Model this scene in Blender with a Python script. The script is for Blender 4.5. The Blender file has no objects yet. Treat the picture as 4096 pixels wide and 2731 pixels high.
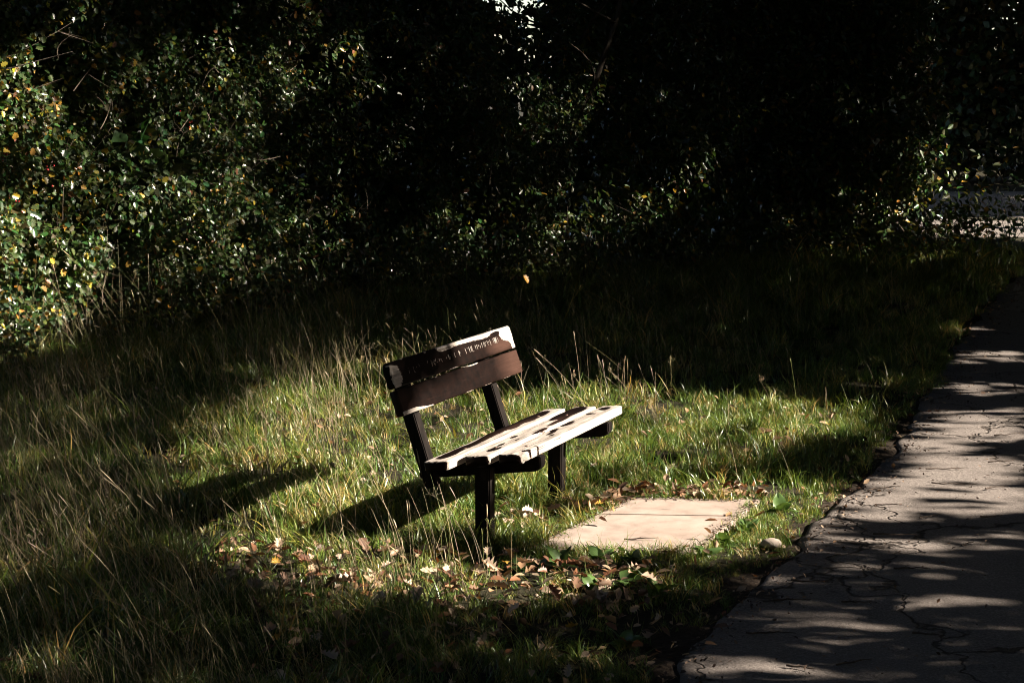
import bpy, bmesh, math, random
import numpy as np
from mathutils import Vector, Matrix, Euler

random.seed(7)
rng = np.random.default_rng(11)
scene = bpy.context.scene
C = scene.collection
R = math.radians

# ------------------------------------------------------------------ camera, sky, sun, exposure
cam_d = bpy.data.cameras.new("camera")
cam = bpy.data.objects.new("camera", cam_d)
C.objects.link(cam)
cam.location = (0, 0, 2.1034)
cam.rotation_euler = (R(90 - 7.7766), 0, 0)
cam_d.sensor_width = 36.0
cam_d.lens = 7462.69 / 4096 * 36
cam_d.clip_start = 0.05
cam_d.clip_end = 600
cam_d.dof.use_dof = True
cam_d.dof.focus_distance = 9.0
cam_d.dof.aperture_fstop = 16.0
scene.camera = cam

SUN_EL, SUN_AZ = R(29.5), R(-12)          # azimuth measured from +X towards +Y
SUN = np.array([math.cos(SUN_EL) * math.cos(SUN_AZ), math.cos(SUN_EL) * math.sin(SUN_AZ), math.sin(SUN_EL)])

world = bpy.data.worlds.new("World")
scene.world = world
world.use_nodes = True
wn = world.node_tree
bg = wn.nodes["Background"]
sky = wn.nodes.new("ShaderNodeTexSky")
sky.sky_type = 'NISHITA'
sky.sun_disc = False
sky.sun_elevation = SUN_EL
sky.sun_rotation = math.atan2(SUN[0], SUN[1])
wn.links.new(sky.outputs[0], bg.inputs[0])
bg.inputs[1].default_value = 0.05

sun_d = bpy.data.lights.new("sun", 'SUN')
sun_d.energy = 5.0
sun_d.angle = R(0.5)
sun_d.color = (1.0, 0.88, 0.74)
sun = bpy.data.objects.new("sun", sun_d)
C.objects.link(sun)
sun.location = tuple(SUN * 40)
sun.rotation_euler = Vector(SUN).to_track_quat('Z', 'Y').to_euler()

vs = scene.view_settings
vs.view_transform = 'Standard'
vs.look = 'None'
vs.gamma = 1.0
vs.use_curve_mapping = False
vs.exposure = 2.4
cy = scene.cycles
cy.max_bounces = 4
cy.diffuse_bounces = 2
cy.glossy_bounces = 2
cy.transmission_bounces = 2
cy.transparent_max_bounces = 4
cy.use_denoising = True
cy.filter_width = 1.0
cy.sample_clamp_indirect = 3.0


# ------------------------------------------------------------------ helpers
def lattice_noise(seed):
    r = np.random.default_rng(seed)
    tab = r.random(4096)
    def n(x, y, z=0.0):
        x, y, z = np.broadcast_arrays(np.asarray(x, float), np.asarray(y, float), np.asarray(z, float))
        xi, yi, zi = np.floor(x).astype(int), np.floor(y).astype(int), np.floor(z).astype(int)
        xf, yf, zf = x - xi, y - yi, z - zi
        sm = lambda t: t * t * (3 - 2 * t)
        xf, yf, zf = sm(xf), sm(yf), sm(zf)
        h = lambda a, b, c: tab[((a * 73856093) ^ (b * 19349663) ^ (c * 83492791)) & 4095]
        v = 0
        for dx in (0, 1):
            for dy in (0, 1):
                for dz in (0, 1):
                    w = (xf if dx else 1 - xf) * (yf if dy else 1 - yf) * (zf if dz else 1 - zf)
                    v = v + w * h(xi + dx, yi + dy, zi + dz)
        return v
    return n
N1, N2, N3 = lattice_noise(1), lattice_noise(2), lattice_noise(3)

def fbm(n, x, y, z=0.0):
    return (n(x, y, z) + 0.5 * n(np.asarray(x) * 2.1 + 5, np.asarray(y) * 2.1, np.asarray(z) * 2.1) + 0.25 * n(np.asarray(x) * 4.3, np.asarray(y) * 4.3 + 9, np.asarray(z) * 4.3)) / 1.75

def np_mesh(name, verts, faces_list, attrs=None, smooth=False, mat=None):
    """faces_list: list of int arrays (n, k)"""
    me = bpy.data.meshes.new(name)
    verts = np.asarray(verts, np.float32)
    me.vertices.add(len(verts))
    me.vertices.foreach_set("co", verts.ravel())
    loops = np.concatenate([np.asarray(f, np.int32).ravel() for f in faces_list])
    starts, off = [], 0
    for f in faces_list:
        f = np.asarray(f)
        starts.append(off + np.arange(len(f)) * f.shape[1])
        off += f.size
    starts = np.concatenate(starts).astype(np.int32)
    me.loops.add(len(loops))
    me.loops.foreach_set("vertex_index", loops)
    me.polygons.add(len(starts))
    me.polygons.foreach_set("loop_start", starts)
    if smooth:
        me.polygons.foreach_set("use_smooth", np.ones(len(starts), bool))
    me.update(calc_edges=True)
    if attrs:
        for k, v in attrs.items():
            v = np.asarray(v, np.float32)
            if v.ndim == 2:
                a = me.color_attributes.new(k, 'FLOAT_COLOR', 'POINT')
                if v.shape[1] == 3:
                    v = np.concatenate([v, np.ones((len(v), 1), np.float32)], 1)
                a.data.foreach_set("color", v.ravel())
            else:
                a = me.attributes.new(k, 'FLOAT', 'POINT')
                a.data.foreach_set("value", v)
    if mat:
        me.materials.append(mat)
    return me

def obj(name, me, parent=None, loc=None, rot=None):
    o = bpy.data.objects.new(name, me)
    C.objects.link(o)
    if parent is not None:
        o.parent = parent
    if loc is not None:
        o.location = loc
    if rot is not None:
        o.rotation_euler = rot
    return o

def tag(o, label=None, cat=None, group=None, kind=None):
    if label: o["label"] = label
    if cat: o["category"] = cat
    if group: o["group"] = group
    if kind: o["kind"] = kind
    return o

def unit(v):
    return v / np.maximum(np.linalg.norm(v, axis=-1, keepdims=True), 1e-9)

def tubes(paths, sides=6):
    """paths: list of (points (n,3), radii (n)) -> verts, quads (joined), caps left closed by tapering"""
    V, F, off = [], [], 0
    ang = np.linspace(0, 2 * np.pi, sides, endpoint=False)
    for P, r in paths:
        P = np.asarray(P, float); r = np.asarray(r, float); n = len(P)
        T = unit(np.gradient(P, axis=0))
        ref = np.where(np.abs(T[:, 2:3]) > 0.9, np.array([[1., 0, 0]]), np.array([[0, 0, 1.]]))
        A = unit(np.cross(T, ref)); B = np.cross(T, A)
        ring = P[:, None] + r[:, None, None] * (np.cos(ang)[None, :, None] * A[:, None] + np.sin(ang)[None, :, None] * B[:, None])
        V.append(ring.reshape(-1, 3))
        i, j = np.meshgrid(np.arange(n - 1), np.arange(sides), indexing='ij')
        a = i * sides + j; b = i * sides + (j + 1) % sides
        F.append(np.stack([a, b, b + sides, a + sides], -1).reshape(-1, 4) + off)
        off += n * sides
    return np.concatenate(V), [np.concatenate(F)]

# leaf templates: y along the leaf from its stalk, x across, z up; halves folded along the midrib
def lobed(pts, fold=0.18, curl=0.12):
    """pts: right-hand outline from base to tip -> verts + two ngons"""
    right = [(x, y) for x, y in pts]
    mid = [(0, 0), (0, 1)]
    V = [(0, 0, 0)] + [(x, y, x * fold * 2 - curl * (y - .5) ** 2) for x, y in right] + [(0, 1, -curl * .25)] + [(0, .5, -.02)]
    n = len(right)
    L = [(-x, y, x * fold * 2 - curl * (y - .5) ** 2) for x, y in right]
    V += L
    # vertex ids: base 0, right 1..n, tip n+1, mid n+2, left n+3..2n+2
    fr = [0] + list(range(1, n + 1)) + [n + 1, n + 2]
    fl = [0, n + 2, n + 1] + list(range(2 * n + 2, n + 2, -1))
    return np.array(V, float), [np.array([fr]), np.array([fl])]
HAW = lobed([(.06, .12), (.34, .20), (.24, .36), (.44, .50), (.24, .62), (.28, .82)])
HEX = (np.array([(0, 0, 0), (.26, .35, .1), (.2, .72, .06), (0, 1, -.08), (-.2, .72, .06), (-.26, .35, .1)], float), [np.array([[0, 1, 2, 3], [0, 3, 4, 5]])])
RHO = (np.array([(0, 0, 0), (.36, .5, .12), (0, 1, -.05), (-.36, .5, .12)], float), [np.array([[0, 1, 2], [0, 2, 3]])])
OAK = lobed([(.05, .10), (.16, .16), (.10, .24), (.26, .36), (.13, .44), (.34, .60), (.17, .66), (.27, .82), (.12, .92)], fold=.3, curl=.5)

def scatter(name, tmpl, pos, size, normal, col, mat, along=None, jitter=1.0):
    """one mesh of many leaves"""
    V0, F0 = tmpl
    n = len(pos)
    nz = unit(np.asarray(normal, float))
    a = rng.normal(size=(n, 3)) * jitter if along is None else along + rng.normal(size=(n, 3)) * .35
    y = unit(a - (a * nz).sum(1, keepdims=True) * nz)
    x = np.cross(y, nz)
    M = np.stack([x, y, nz], 1)
    V = (V0[None] * np.asarray(size)[:, None, None]) @ M + np.asarray(pos)[:, None]
    k = len(V0)
    F = [(f[None] + (np.arange(n) * k)[:, None, None]).reshape(-1, f.shape[1]) for f in F0]
    return np_mesh(name, V.reshape(-1, 3), F, {"col": np.repeat(np.asarray(col), k, 0)}, mat=mat)

# ------------------------------------------------------------------ materials
def new_mat(name):
    m = bpy.data.materials.new(name)
    m.use_nodes = True
    nt = m.node_tree
    nt.nodes.clear()
    out = nt.nodes.new("ShaderNodeOutputMaterial")
    return m, nt, out
def nd(nt, t, ins=None, **kw):
    n = nt.nodes.new(t)
    for k, v in kw.items():
        setattr(n, k, v)
    if ins:
        for k, v in ins.items():
            if isinstance(v, bpy.types.NodeSocket):
                nt.links.new(v, n.inputs[k])
            else:
                n.inputs[k].default_value = v
    return n
def math_n(nt, op, a, b=0.0, clamp=False):
    n = nd(nt, "ShaderNodeMath", {0: a, 1: b}, operation=op)
    n.use_clamp = clamp
    return n.outputs[0]
def mixc(nt, f, a, b, blend='MIX'):
    n = nd(nt, "ShaderNodeMix", {0: f, 6: a, 7: b}, data_type='RGBA', blend_type=blend)
    return n.outputs[2]
def ramp(nt, f, stops):
    n = nd(nt, "ShaderNodeValToRGB", {0: f})
    e = n.color_ramp.elements
    while len(e) < len(stops):
        e.new(0.5)
    for i, (p, c) in enumerate(stops):
        e[i].position = p
        e[i].color = c if len(c) == 4 else (*c, 1)
    return n.outputs[0]
def noise(nt, vec, scale, detail=3.0, rough=.55, dist=0.0):
    return nd(nt, "ShaderNodeTexNoise", {"Vector": vec, "Scale": scale, "Detail": detail, "Roughness": rough, "Distortion": dist}).outputs[0]
def coords(nt, out="Object", scale=None):
    v = nd(nt, "ShaderNodeTexCoord").outputs[out]
    if scale:
        v = nd(nt, "ShaderNodeMapping", {"Vector": v, "Scale": scale}).outputs[0]
    return v
def principled(nt, out, col, rough=.7, spec=.4, bump=None, bstr=.3, bdist=.01):
    b = nd(nt, "ShaderNodeBsdfPrincipled", {"Base Color": col, "Roughness": rough, "Specular IOR Level": spec})
    if bump is not None:
        bp = nd(nt, "ShaderNodeBump", {"Height": bump, "Strength": bstr, "Distance": bdist})
        nt.links.new(bp.outputs[0], b.inputs["Normal"])
    nt.links.new(b.outputs[0], out.inputs[0])
    return b

def leaf_material(name, trans=.3, rough=.42, spec=.5, per_object=None, tint=(1.25, 1.2, .6, 1)):
    m, nt, out = new_mat(name)
    if per_object:
        r = nd(nt, "ShaderNodeObjectInfo").outputs["Random"]
        col = ramp(nt, r, per_object)
        at = nd(nt, "ShaderNodeAttribute", attribute_name="shade")
        col = mixc(nt, 1.0, col, at.outputs["Color"], 'MULTIPLY')
    else:
        col = nd(nt, "ShaderNodeAttribute", attribute_name="col").outputs["Color"]
    nz = noise(nt, coords(nt), 60.0, 2)
    col = mixc(nt, math_n(nt, 'MULTIPLY', nz, .5), col, mixc(nt, 1.0, col, (.55, .55, .5, 1), 'MULTIPLY'))
    p = nd(nt, "ShaderNodeBsdfPrincipled", {"Base Color": col, "Roughness": rough, "Specular IOR Level": spec})
    t = nd(nt, "ShaderNodeBsdfTranslucent", {"Color": mixc(nt, 1.0, col, tint, 'MULTIPLY')})
    mx = nd(nt, "ShaderNodeMixShader", {0: trans, 1: p.outputs[0], 2: t.outputs[0]})
    nt.links.new(mx.outputs[0], out.inputs[0])
    return m

M_LEAF = leaf_material("green_leaf", trans=.25, rough=.33, spec=.6)
M_CANOPY = leaf_material("canopy_leaf", trans=.05, rough=.55, spec=.3)

def bark_material():
    m, nt, out = new_mat("bark")
    v = coords(nt, "Object", (6, 6, 1.2))
    n = noise(nt, v, 3.0, 5, .65)
    col = ramp(nt, n, [(.25, (.02, .016, .012)), (.6, (.09, .075, .06)), (.85, (.15, .13, .10))])
    principled(nt, out, col, .9, .2, n, .8, .03)
    return m
M_BARK = bark_material()

def ground_material():
    m, nt, out = new_mat("meadow_soil")
    v = coords(nt)
    n1 = noise(nt, v, 1.3, 4)
    n2 = noise(nt, v, 35.0, 4, .7)
    thatch = ramp(nt, n2, [(.3, (.006, .006, .004)), (.55, (.022, .020, .010)), (.75, (.07, .055, .03))])
    soil = ramp(nt, n2, [(.3, (.012, .009, .007)), (.6, (.045, .032, .024)), (.8, (.10, .075, .055))])
    a = nd(nt, "ShaderNodeAttribute", attribute_name="soil").outputs["Fac"]
    f = math_n(nt, 'ADD', a, math_n(nt, 'MULTIPLY', math_n(nt, 'SUBTRACT', n1, .5), .8), True)
    principled(nt, out, mixc(nt, f, thatch, soil), .95, .15, n2, .8, .02)
    return m
M_GROUND = ground_material()

def asphalt_material():
    m, nt, out = new_mat("old_asphalt")
    v = coords(nt)
    fine = noise(nt, v, 95.0, 4, .75)
    mid = noise(nt, v, 7.0, 5, .65)
    big = noise(nt, v, .9, 3)
    col = ramp(nt, fine, [(.30, (.055, .048, .044)), (.50, (.150, .130, .118)), (.72, (.34, .30, .275))])
    col = mixc(nt, math_n(nt, 'MULTIPLY', mid, .55), col, (.10, .085, .076, 1))
    col = mixc(nt, math_n(nt, 'MULTIPLY', big, .4), col, (.17, .152, .14, 1))
    # cracks: edges of large distorted cells, open only here and there
    wob = nd(nt, "ShaderNodeTexNoise", {"Vector": v, "Scale": 3.5, "Detail": 4.0}).outputs["Color"]
    wv = nd(nt, "ShaderNodeVectorMath", {0: wob, 1: (.5, .5, .5)}, operation='SUBTRACT').outputs[0]
    wv = nd(nt, "ShaderNodeVectorMath", {0: wv, "Scale": .6}, operation='SCALE').outputs[0]
    vv = nd(nt, "ShaderNodeVectorMath", {0: v, 1: wv}, operation='ADD').outputs[0]
    vv = nd(nt, "ShaderNodeMapping", {"Vector": vv, "Scale": (1.25, .62, 1)}).outputs[0]
    vo = nd(nt, "ShaderNodeTexVoronoi", {"Vector": vv, "Scale": 1.0}, feature='DISTANCE_TO_EDGE').outputs[0]
    wid = math_n(nt, 'MULTIPLY', math_n(nt, 'SUBTRACT', noise(nt, v, 3.2, 6, .75), .42), .030)
    cr = math_n(nt, 'LESS_THAN', vo, wid)
    soft = nd(nt, "ShaderNodeMapRange", {0: math_n(nt, 'SUBTRACT', vo, wid), 1: 0.0, 2: .014, 3: 1.0, 4: 0.0}).outputs[0]
    col = mixc(nt, math_n(nt, 'MULTIPLY', soft, .85), col, (.03, .023, .018, 1))
    hgt = math_n(nt, 'SUBTRACT', math_n(nt, 'MULTIPLY', fine, .3), math_n(nt, 'MULTIPLY', soft, .8))
    hgt = math_n(nt, 'ADD', hgt, math_n(nt, 'MULTIPLY', mid, .6))
    principled(nt, out, col, .92, .15, hgt, 1.0, .02)
    return m
M_ASPHALT = asphalt_material()

def concrete_material():
    m, nt, out = new_mat("sandy_concrete")
    v = coords(nt)
    fine = noise(nt, v, 220.0, 3, .7)
    mid = noise(nt, v, 7.0, 5, .6)
    col = ramp(nt, mid, [(.25, (.17, .135, .115)), (.5, (.31, .252, .217)), (.75, (.39, .325, .285))])
    col = mixc(nt, math_n(nt, 'MULTIPLY', fine, .35), col, (.17, .125, .098, 1))
    big = noise(nt, v, 2.2, 4, .6)
    col = mixc(nt, math_n(nt, 'MULTIPLY', math_n(nt, 'SUBTRACT', big, .42, True), 1.6, True), col, (.19, .14, .11, 1))
    speck = math_n(nt, 'GREATER_THAN', noise(nt, v, 90.0, 2), .72)
    col = mixc(nt, math_n(nt, 'MULTIPLY', speck, .8), col, (.10, .075, .055, 1))
    principled(nt, out, col, .9, .2, fine, .5, .004)
    return m
M_CONCRETE = concrete_material()

def plank_material():
    m, nt, out = new_mat("peeling_brown_paint_on_grey_wood")
    v = coords(nt)
    vg = nd(nt, "ShaderNodeMapping", {"Vector": v, "Scale": (2.2, 60, 60)}).outputs[0]
    grain = noise(nt, vg, 1.6, 5, .65, 1.2)
    vg2 = nd(nt, "ShaderNodeMapping", {"Vector": v, "Scale": (5, 190, 190)}).outputs[0]
    fib = noise(nt, vg2, 1.4, 3, .6, .6)
    wood = ramp(nt, grain, [(.28, (.19, .165, .145)), (.45, (.40, .365, .33)), (.7, (.54, .50, .46))])
    wood = mixc(nt, math_n(nt, 'MULTIPLY', fib, .6), wood, (.20, .165, .14, 1))
    split = math_n(nt, 'GREATER_THAN', noise(nt, nd(nt, "ShaderNodeMapping", {"Vector": v, "Scale": (1.6, 110, 110)}).outputs[0], 1.0, 3, .5, .5), .64)
    wood = mixc(nt, math_n(nt, 'MULTIPLY', split, .8), wood, (.05, .04, .032, 1))
    pnz = noise(nt, v, 24.0, 4, .6)
    paint = ramp(nt, pnz, [(.3, (.0016, .0008, .0006)), (.7, (.0062, .0025, .0017))])
    paint = mixc(nt, math_n(nt, 'MULTIPLY', math_n(nt, 'GREATER_THAN', grain, .62), .35), paint, (.018, .0085, .006, 1))
    a = nd(nt, "ShaderNodeAttribute", attribute_name="bare").outputs["Fac"]
    thin = nd(nt, "ShaderNodeAttribute", attribute_name="thin").outputs["Fac"]
    paint = mixc(nt, math_n(nt, 'MULTIPLY', thin, math_n(nt, 'ADD', .25, grain)), paint, (.050, .026, .019, 1))
    vr = nd(nt, "ShaderNodeMapping", {"Vector": v, "Scale": (26, 48, 48)}).outputs[0]
    rag = noise(nt, vr, 1.0, 5, .7)
    rag2 = noise(nt, nd(nt, "ShaderNodeMapping", {"Vector": v, "Scale": (60, 160, 160)}).outputs[0], 1.0, 3, .6)
    t = math_n(nt, 'ADD', a, math_n(nt, 'MULTIPLY', math_n(nt, 'SUBTRACT', rag, .5), .85))
    t = math_n(nt, 'ADD', t, math_n(nt, 'MULTIPLY', math_n(nt, 'SUBTRACT', rag2, .5), .9))
    f = nd(nt, "ShaderNodeMapRange", {0: t, 1: .52, 2: .60}).outputs[0]
    half = nd(nt, "ShaderNodeMapRange", {0: t, 1: .44, 2: .54}).outputs[0]
    paint = mixc(nt, math_n(nt, 'MULTIPLY', half, .8), paint, (.075, .042, .030, 1))
    blot = noise(nt, nd(nt, "ShaderNodeMapping", {"Vector": v, "Scale": (5, 16, 16)}).outputs[0], 1.0, 4, .6)
    wood = mixc(nt, math_n(nt, 'MULTIPLY', math_n(nt, 'SUBTRACT', blot, .38, True), 2.2, True), wood, mixc(nt, 1.0, wood, (.50, .46, .42, 1), 'MULTIPLY'))
    col = mixc(nt, f, paint, wood)
    rough = math_n(nt, 'ADD', .5, math_n(nt, 'MULTIPLY', f, .45))
    h = math_n(nt, 'ADD', math_n(nt, 'MULTIPLY', fib, .5), math_n(nt, 'MULTIPLY', grain, .6))
    h = math_n(nt, 'SUBTRACT', math_n(nt, 'MULTIPLY', h, math_n(nt, 'ADD', .25, f)), math_n(nt, 'MULTIPLY', f, .8))
    b = principled(nt, out, col, .6, .07, h, .7, .004)
    nt.links.new(rough, b.inputs["Roughness"])
    return m
M_PLANK = plank_material()

def simple(name, c1, c2, scale, rough=.8, spec=.3, stretch=(1, 1, 1), bump=.4):
    m, nt, out = new_mat(name)
    n = noise(nt, coords(nt, "Object", stretch), scale, 4, .6)
    principled(nt, out, ramp(nt, n, [(.3, c1), (.7, c2)]), rough, spec, n, bump, .005)
    return m
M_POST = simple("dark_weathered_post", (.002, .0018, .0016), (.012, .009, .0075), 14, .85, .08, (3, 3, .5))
M_LETTER_GLINT = simple("letter_glint", (.10, .08, .07), (.34, .30, .26), 60, .5, .5)
M_TWIG = simple("twig_bark", (.018, .013, .010), (.07, .05, .038), 40, .9)
M_TWIG2 = simple("hedge_twig", (.06, .045, .035), (.20, .16, .12), 30, .7)
M_STONE = simple("pale_stone", (.22, .18, .15), (.42, .36, .31), 18, .9)
M_BERRY = simple("red_berry", (.22, .008, .012), (.35, .015, .02), 30, .3, .6)
M_BOLT = simple("rusty_bolt", (.03, .015, .010), (.12, .07, .05), 60, .6)
M_STALK = leaf_material("dry_stalk", trans=.15, rough=.55, spec=.3)
M_GRASS = leaf_material("grass_blade", trans=.28, rough=.36, spec=.5, per_object=[
    (0.0, (.045, .095, .018)), (.30, (.090, .155, .030)), (.60, (.14, .20, .045)), (.80, (.20, .215, .065)), (.92, (.32, .27, .12)), (1.0, (.42, .34, .19))])
M_DRYLEAF = leaf_material("fallen_leaf", trans=.2, rough=.55, spec=.35, tint=(1.3, .8, .45, 1), per_object=[
    (0.0, (.36, .24, .15)), (.25, (.42, .29, .19)), (.45, (.24, .13, .07)), (.62, (.20, .07, .03)), (.78, (.12, .06, .035)), (.9, (.46, .36, .27)), (.97, (.5, .26, .03)), (1.0, (.5, .30, .05))])
M_LITTER = leaf_material("litter_leaf", trans=.15, rough=.6, spec=.3, tint=(1.3, .8, .45, 1))

# ------------------------------------------------------------------ layout of the ground
PATH_L = np.array([(-4.0, -4.0), (-1.4, 2.0), (.22, 5.5), (.52, 6.42), (.71, 6.94), (.95, 7.57), (1.33, 8.39), (1.63, 9.27), (2.27, 10.71), (2.74, 12.07),
                   (3.53, 14.47), (4.49, 17.41), (5.77, 20.93), (7.4, 24.6), (8.6, 27.2)])
def path_left(y):
    return np.interp(y, PATH_L[:, 1], PATH_L[:, 0])
PATH_W = 3.1
BA = R(22.2773)
AX = np.array([math.sin(BA), math.cos(BA), 0]); BX = np.array([math.cos(BA), -math.sin(BA), 0]); UP = np.array([0, 0, 1.])
BO = np.array([-.3755, 8.3229, 0])
SLAB = np.array([(.06, 8.30), (.62, 9.385), (1.265, 9.335), (.83, 8.25)])      # near-left, far-left, far-right, near-right
def in_poly(x, y, poly):
    x = np.asarray(x); y = np.asarray(y)
    c = np.zeros(x.shape, bool)
    n = len(poly)
    for i in range(n):
        x1, y1 = poly[i]; x2, y2 = poly[(i + 1) % n]
        cond = ((y1 > y) != (y2 > y))
        xi = (x2 - x1) * (y - y1) / (y2 - y1 + 1e-12) + x1
        c ^= cond & (x < xi)
    return c
def ground_z(x, y):
    d = path_left(y) - x
    far = np.clip((d - .05) / .5, 0, 1)
    inner = np.where((x > path_left(y) + PATH_W), 1.0, far)
    s = np.hypot(x - .73, y - 8.82)
    inner = inner * np.clip((s - .7) / .6, 0, 1)
    return -.018 + inner * (.018 + .05 * (fbm(N1, x * .9 + 20, y * .9) - .5) + .02 * (N2(x * 4, y * 4) - .5))

xs = np.unique(np.concatenate([np.linspace(-200, -14, 14), np.arange(-14, -5, .5), np.arange(-5, 9, .1), np.arange(9, 20, .5), np.linspace(20, 200, 14)]))
ys = np.unique(np.concatenate([np.linspace(-120, -10, 10), np.arange(-10, 4, .5), np.arange(4, 26, .1), np.arange(26, 60, 1.0), np.linspace(60, 300, 14)]))
gx, gy = np.meshgrid(xs, ys, indexing='ij')
gz = ground_z(gx, gy)
d = path_left(gy) - gx
soil = np.clip(1 - np.abs(d - .02) / (.22 + .2 * (N2(gx * 2.3, gy * 2.3) - .3)), 0, 1)
i, j = np.meshgrid(np.arange(len(xs) - 1), np.arange(len(ys) - 1), indexing='ij')
q = i * len(ys) + j
gm = np_mesh("ground", np.stack([gx, gy, gz], -1).reshape(-1, 3), [np.stack([q, q + len(ys), q + len(ys) + 1, q + 1], -1).reshape(-1, 4)], {"soil": soil.ravel()}, True, M_GROUND)
tag(obj("ground", gm), "rough meadow soil and thatch under the grass", None, None, "structure")

# path with a ragged left edge
py = np.concatenate([np.arange(-3, 5, .4), np.arange(5, 27.3, .06)])
edge = path_left(py) + np.interp(py, [6, 9, 13], [.05, -.03, -.09]) + .18 * (fbm(N3, py * 1.6, 3.3) - .5) + .05 * (N3(py * 9, 7.7) - .5)
cols = np.concatenate([[0, .015, .05], np.linspace(.2, PATH_W, 12)])
px = edge[:, None] + cols[None]
pz = np.where(cols[None] < .01, -.03, 0.0) + .012 * np.sin(np.clip(cols[None] / PATH_W, 0, 1) * np.pi) + .008 * (N1(px * 1.5, py[:, None] * 1.5) - .5) * (cols[None] > .03) + np.where((cols[None] > .01) & (cols[None] < .03), -.004, 0)
i, j = np.meshgrid(np.arange(len(py) - 1), np.arange(len(cols) - 1), indexing='ij')
q = i * len(cols) + j
pm = np_mesh("path", np.stack([px, np.broadcast_to(py[:, None], px.shape), pz], -1).reshape(-1, 3), [np.stack([q, q + 1, q + len(cols) + 1, q + len(cols)], -1).reshape(-1, 4)], None, True, M_ASPHALT)
tag(obj("path", pm), "cracked old asphalt path strewn with twigs", None, None, "structure")
# the road it meets
rm = np_mesh("road", [(4.5, 26.3, .004), (60, 25, .004), (60, 38.5, .004), (3.0, 37.6, .004)], [np.array([[0, 1, 2, 3]])], None, False, M_ASPHALT)
tag(obj("road", rm), "asphalt road crossing behind the hedge end", None, None, "structure")

# paving slabs in front of the bench
pav = tag(obj("pavement", None, None, (float(SLAB[:, 0].mean()), float(SLAB[:, 1].mean()), 0)), "two sandy concrete slabs laid in front of the bench", None, None, "structure")
def slab_piece(t0, t1, lab):
    bm = bmesh.new()
    A, B, Cc, Dd = [np.array([*p, 0]) for p in SLAB]
    cn = [A + (B - A) * t0, Dd + (Cc - Dd) * t0, Dd + (Cc - Dd) * t1, A + (B - A) * t1]
    ctr = np.array([SLAB[:, 0].mean(), SLAB[:, 1].mean(), 0])
    top = [bm.verts.new((*(c - ctr)[:2], .016)) for c in cn]
    bot = [bm.verts.new((*(c - ctr)[:2], -.05)) for c in cn]
    bm.faces.new(top); bm.faces.new(bot[::-1])
    for k in range(4):
        bm.faces.new((top[k], bot[k], bot[(k + 1) % 4], top[(k + 1) % 4]))
    bmesh.ops.recalc_face_normals(bm, faces=bm.faces)
    bmesh.ops.bevel(bm, geom=[e for e in bm.edges if e.verts[0].co.z > 0 and e.verts[1].co.z > 0], offset=.005, segments=2, affect='EDGES')
    me = bpy.data.meshes.new("paving_slab"); bm.to_mesh(me); bm.free(); me.materials.append(M_CONCRETE)
    return tag(obj("paving_slab", me, pav), lab)
slab_piece(0, .647, "larger near paving slab")
slab_piece(.658, 1, "narrower far paving slab")

# ------------------------------------------------------------------ bench
bench = obj("park_bench", None, None, tuple(BO))
bench.rotation_euler = (0, 0, math.atan2(AX[1], AX[0]))
tag(bench, "weathered wooden park bench with peeling brown paint standing in the grass", "bench")
# bench frame: local x along its length, local y = away from the front (so front is -y), z up

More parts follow.
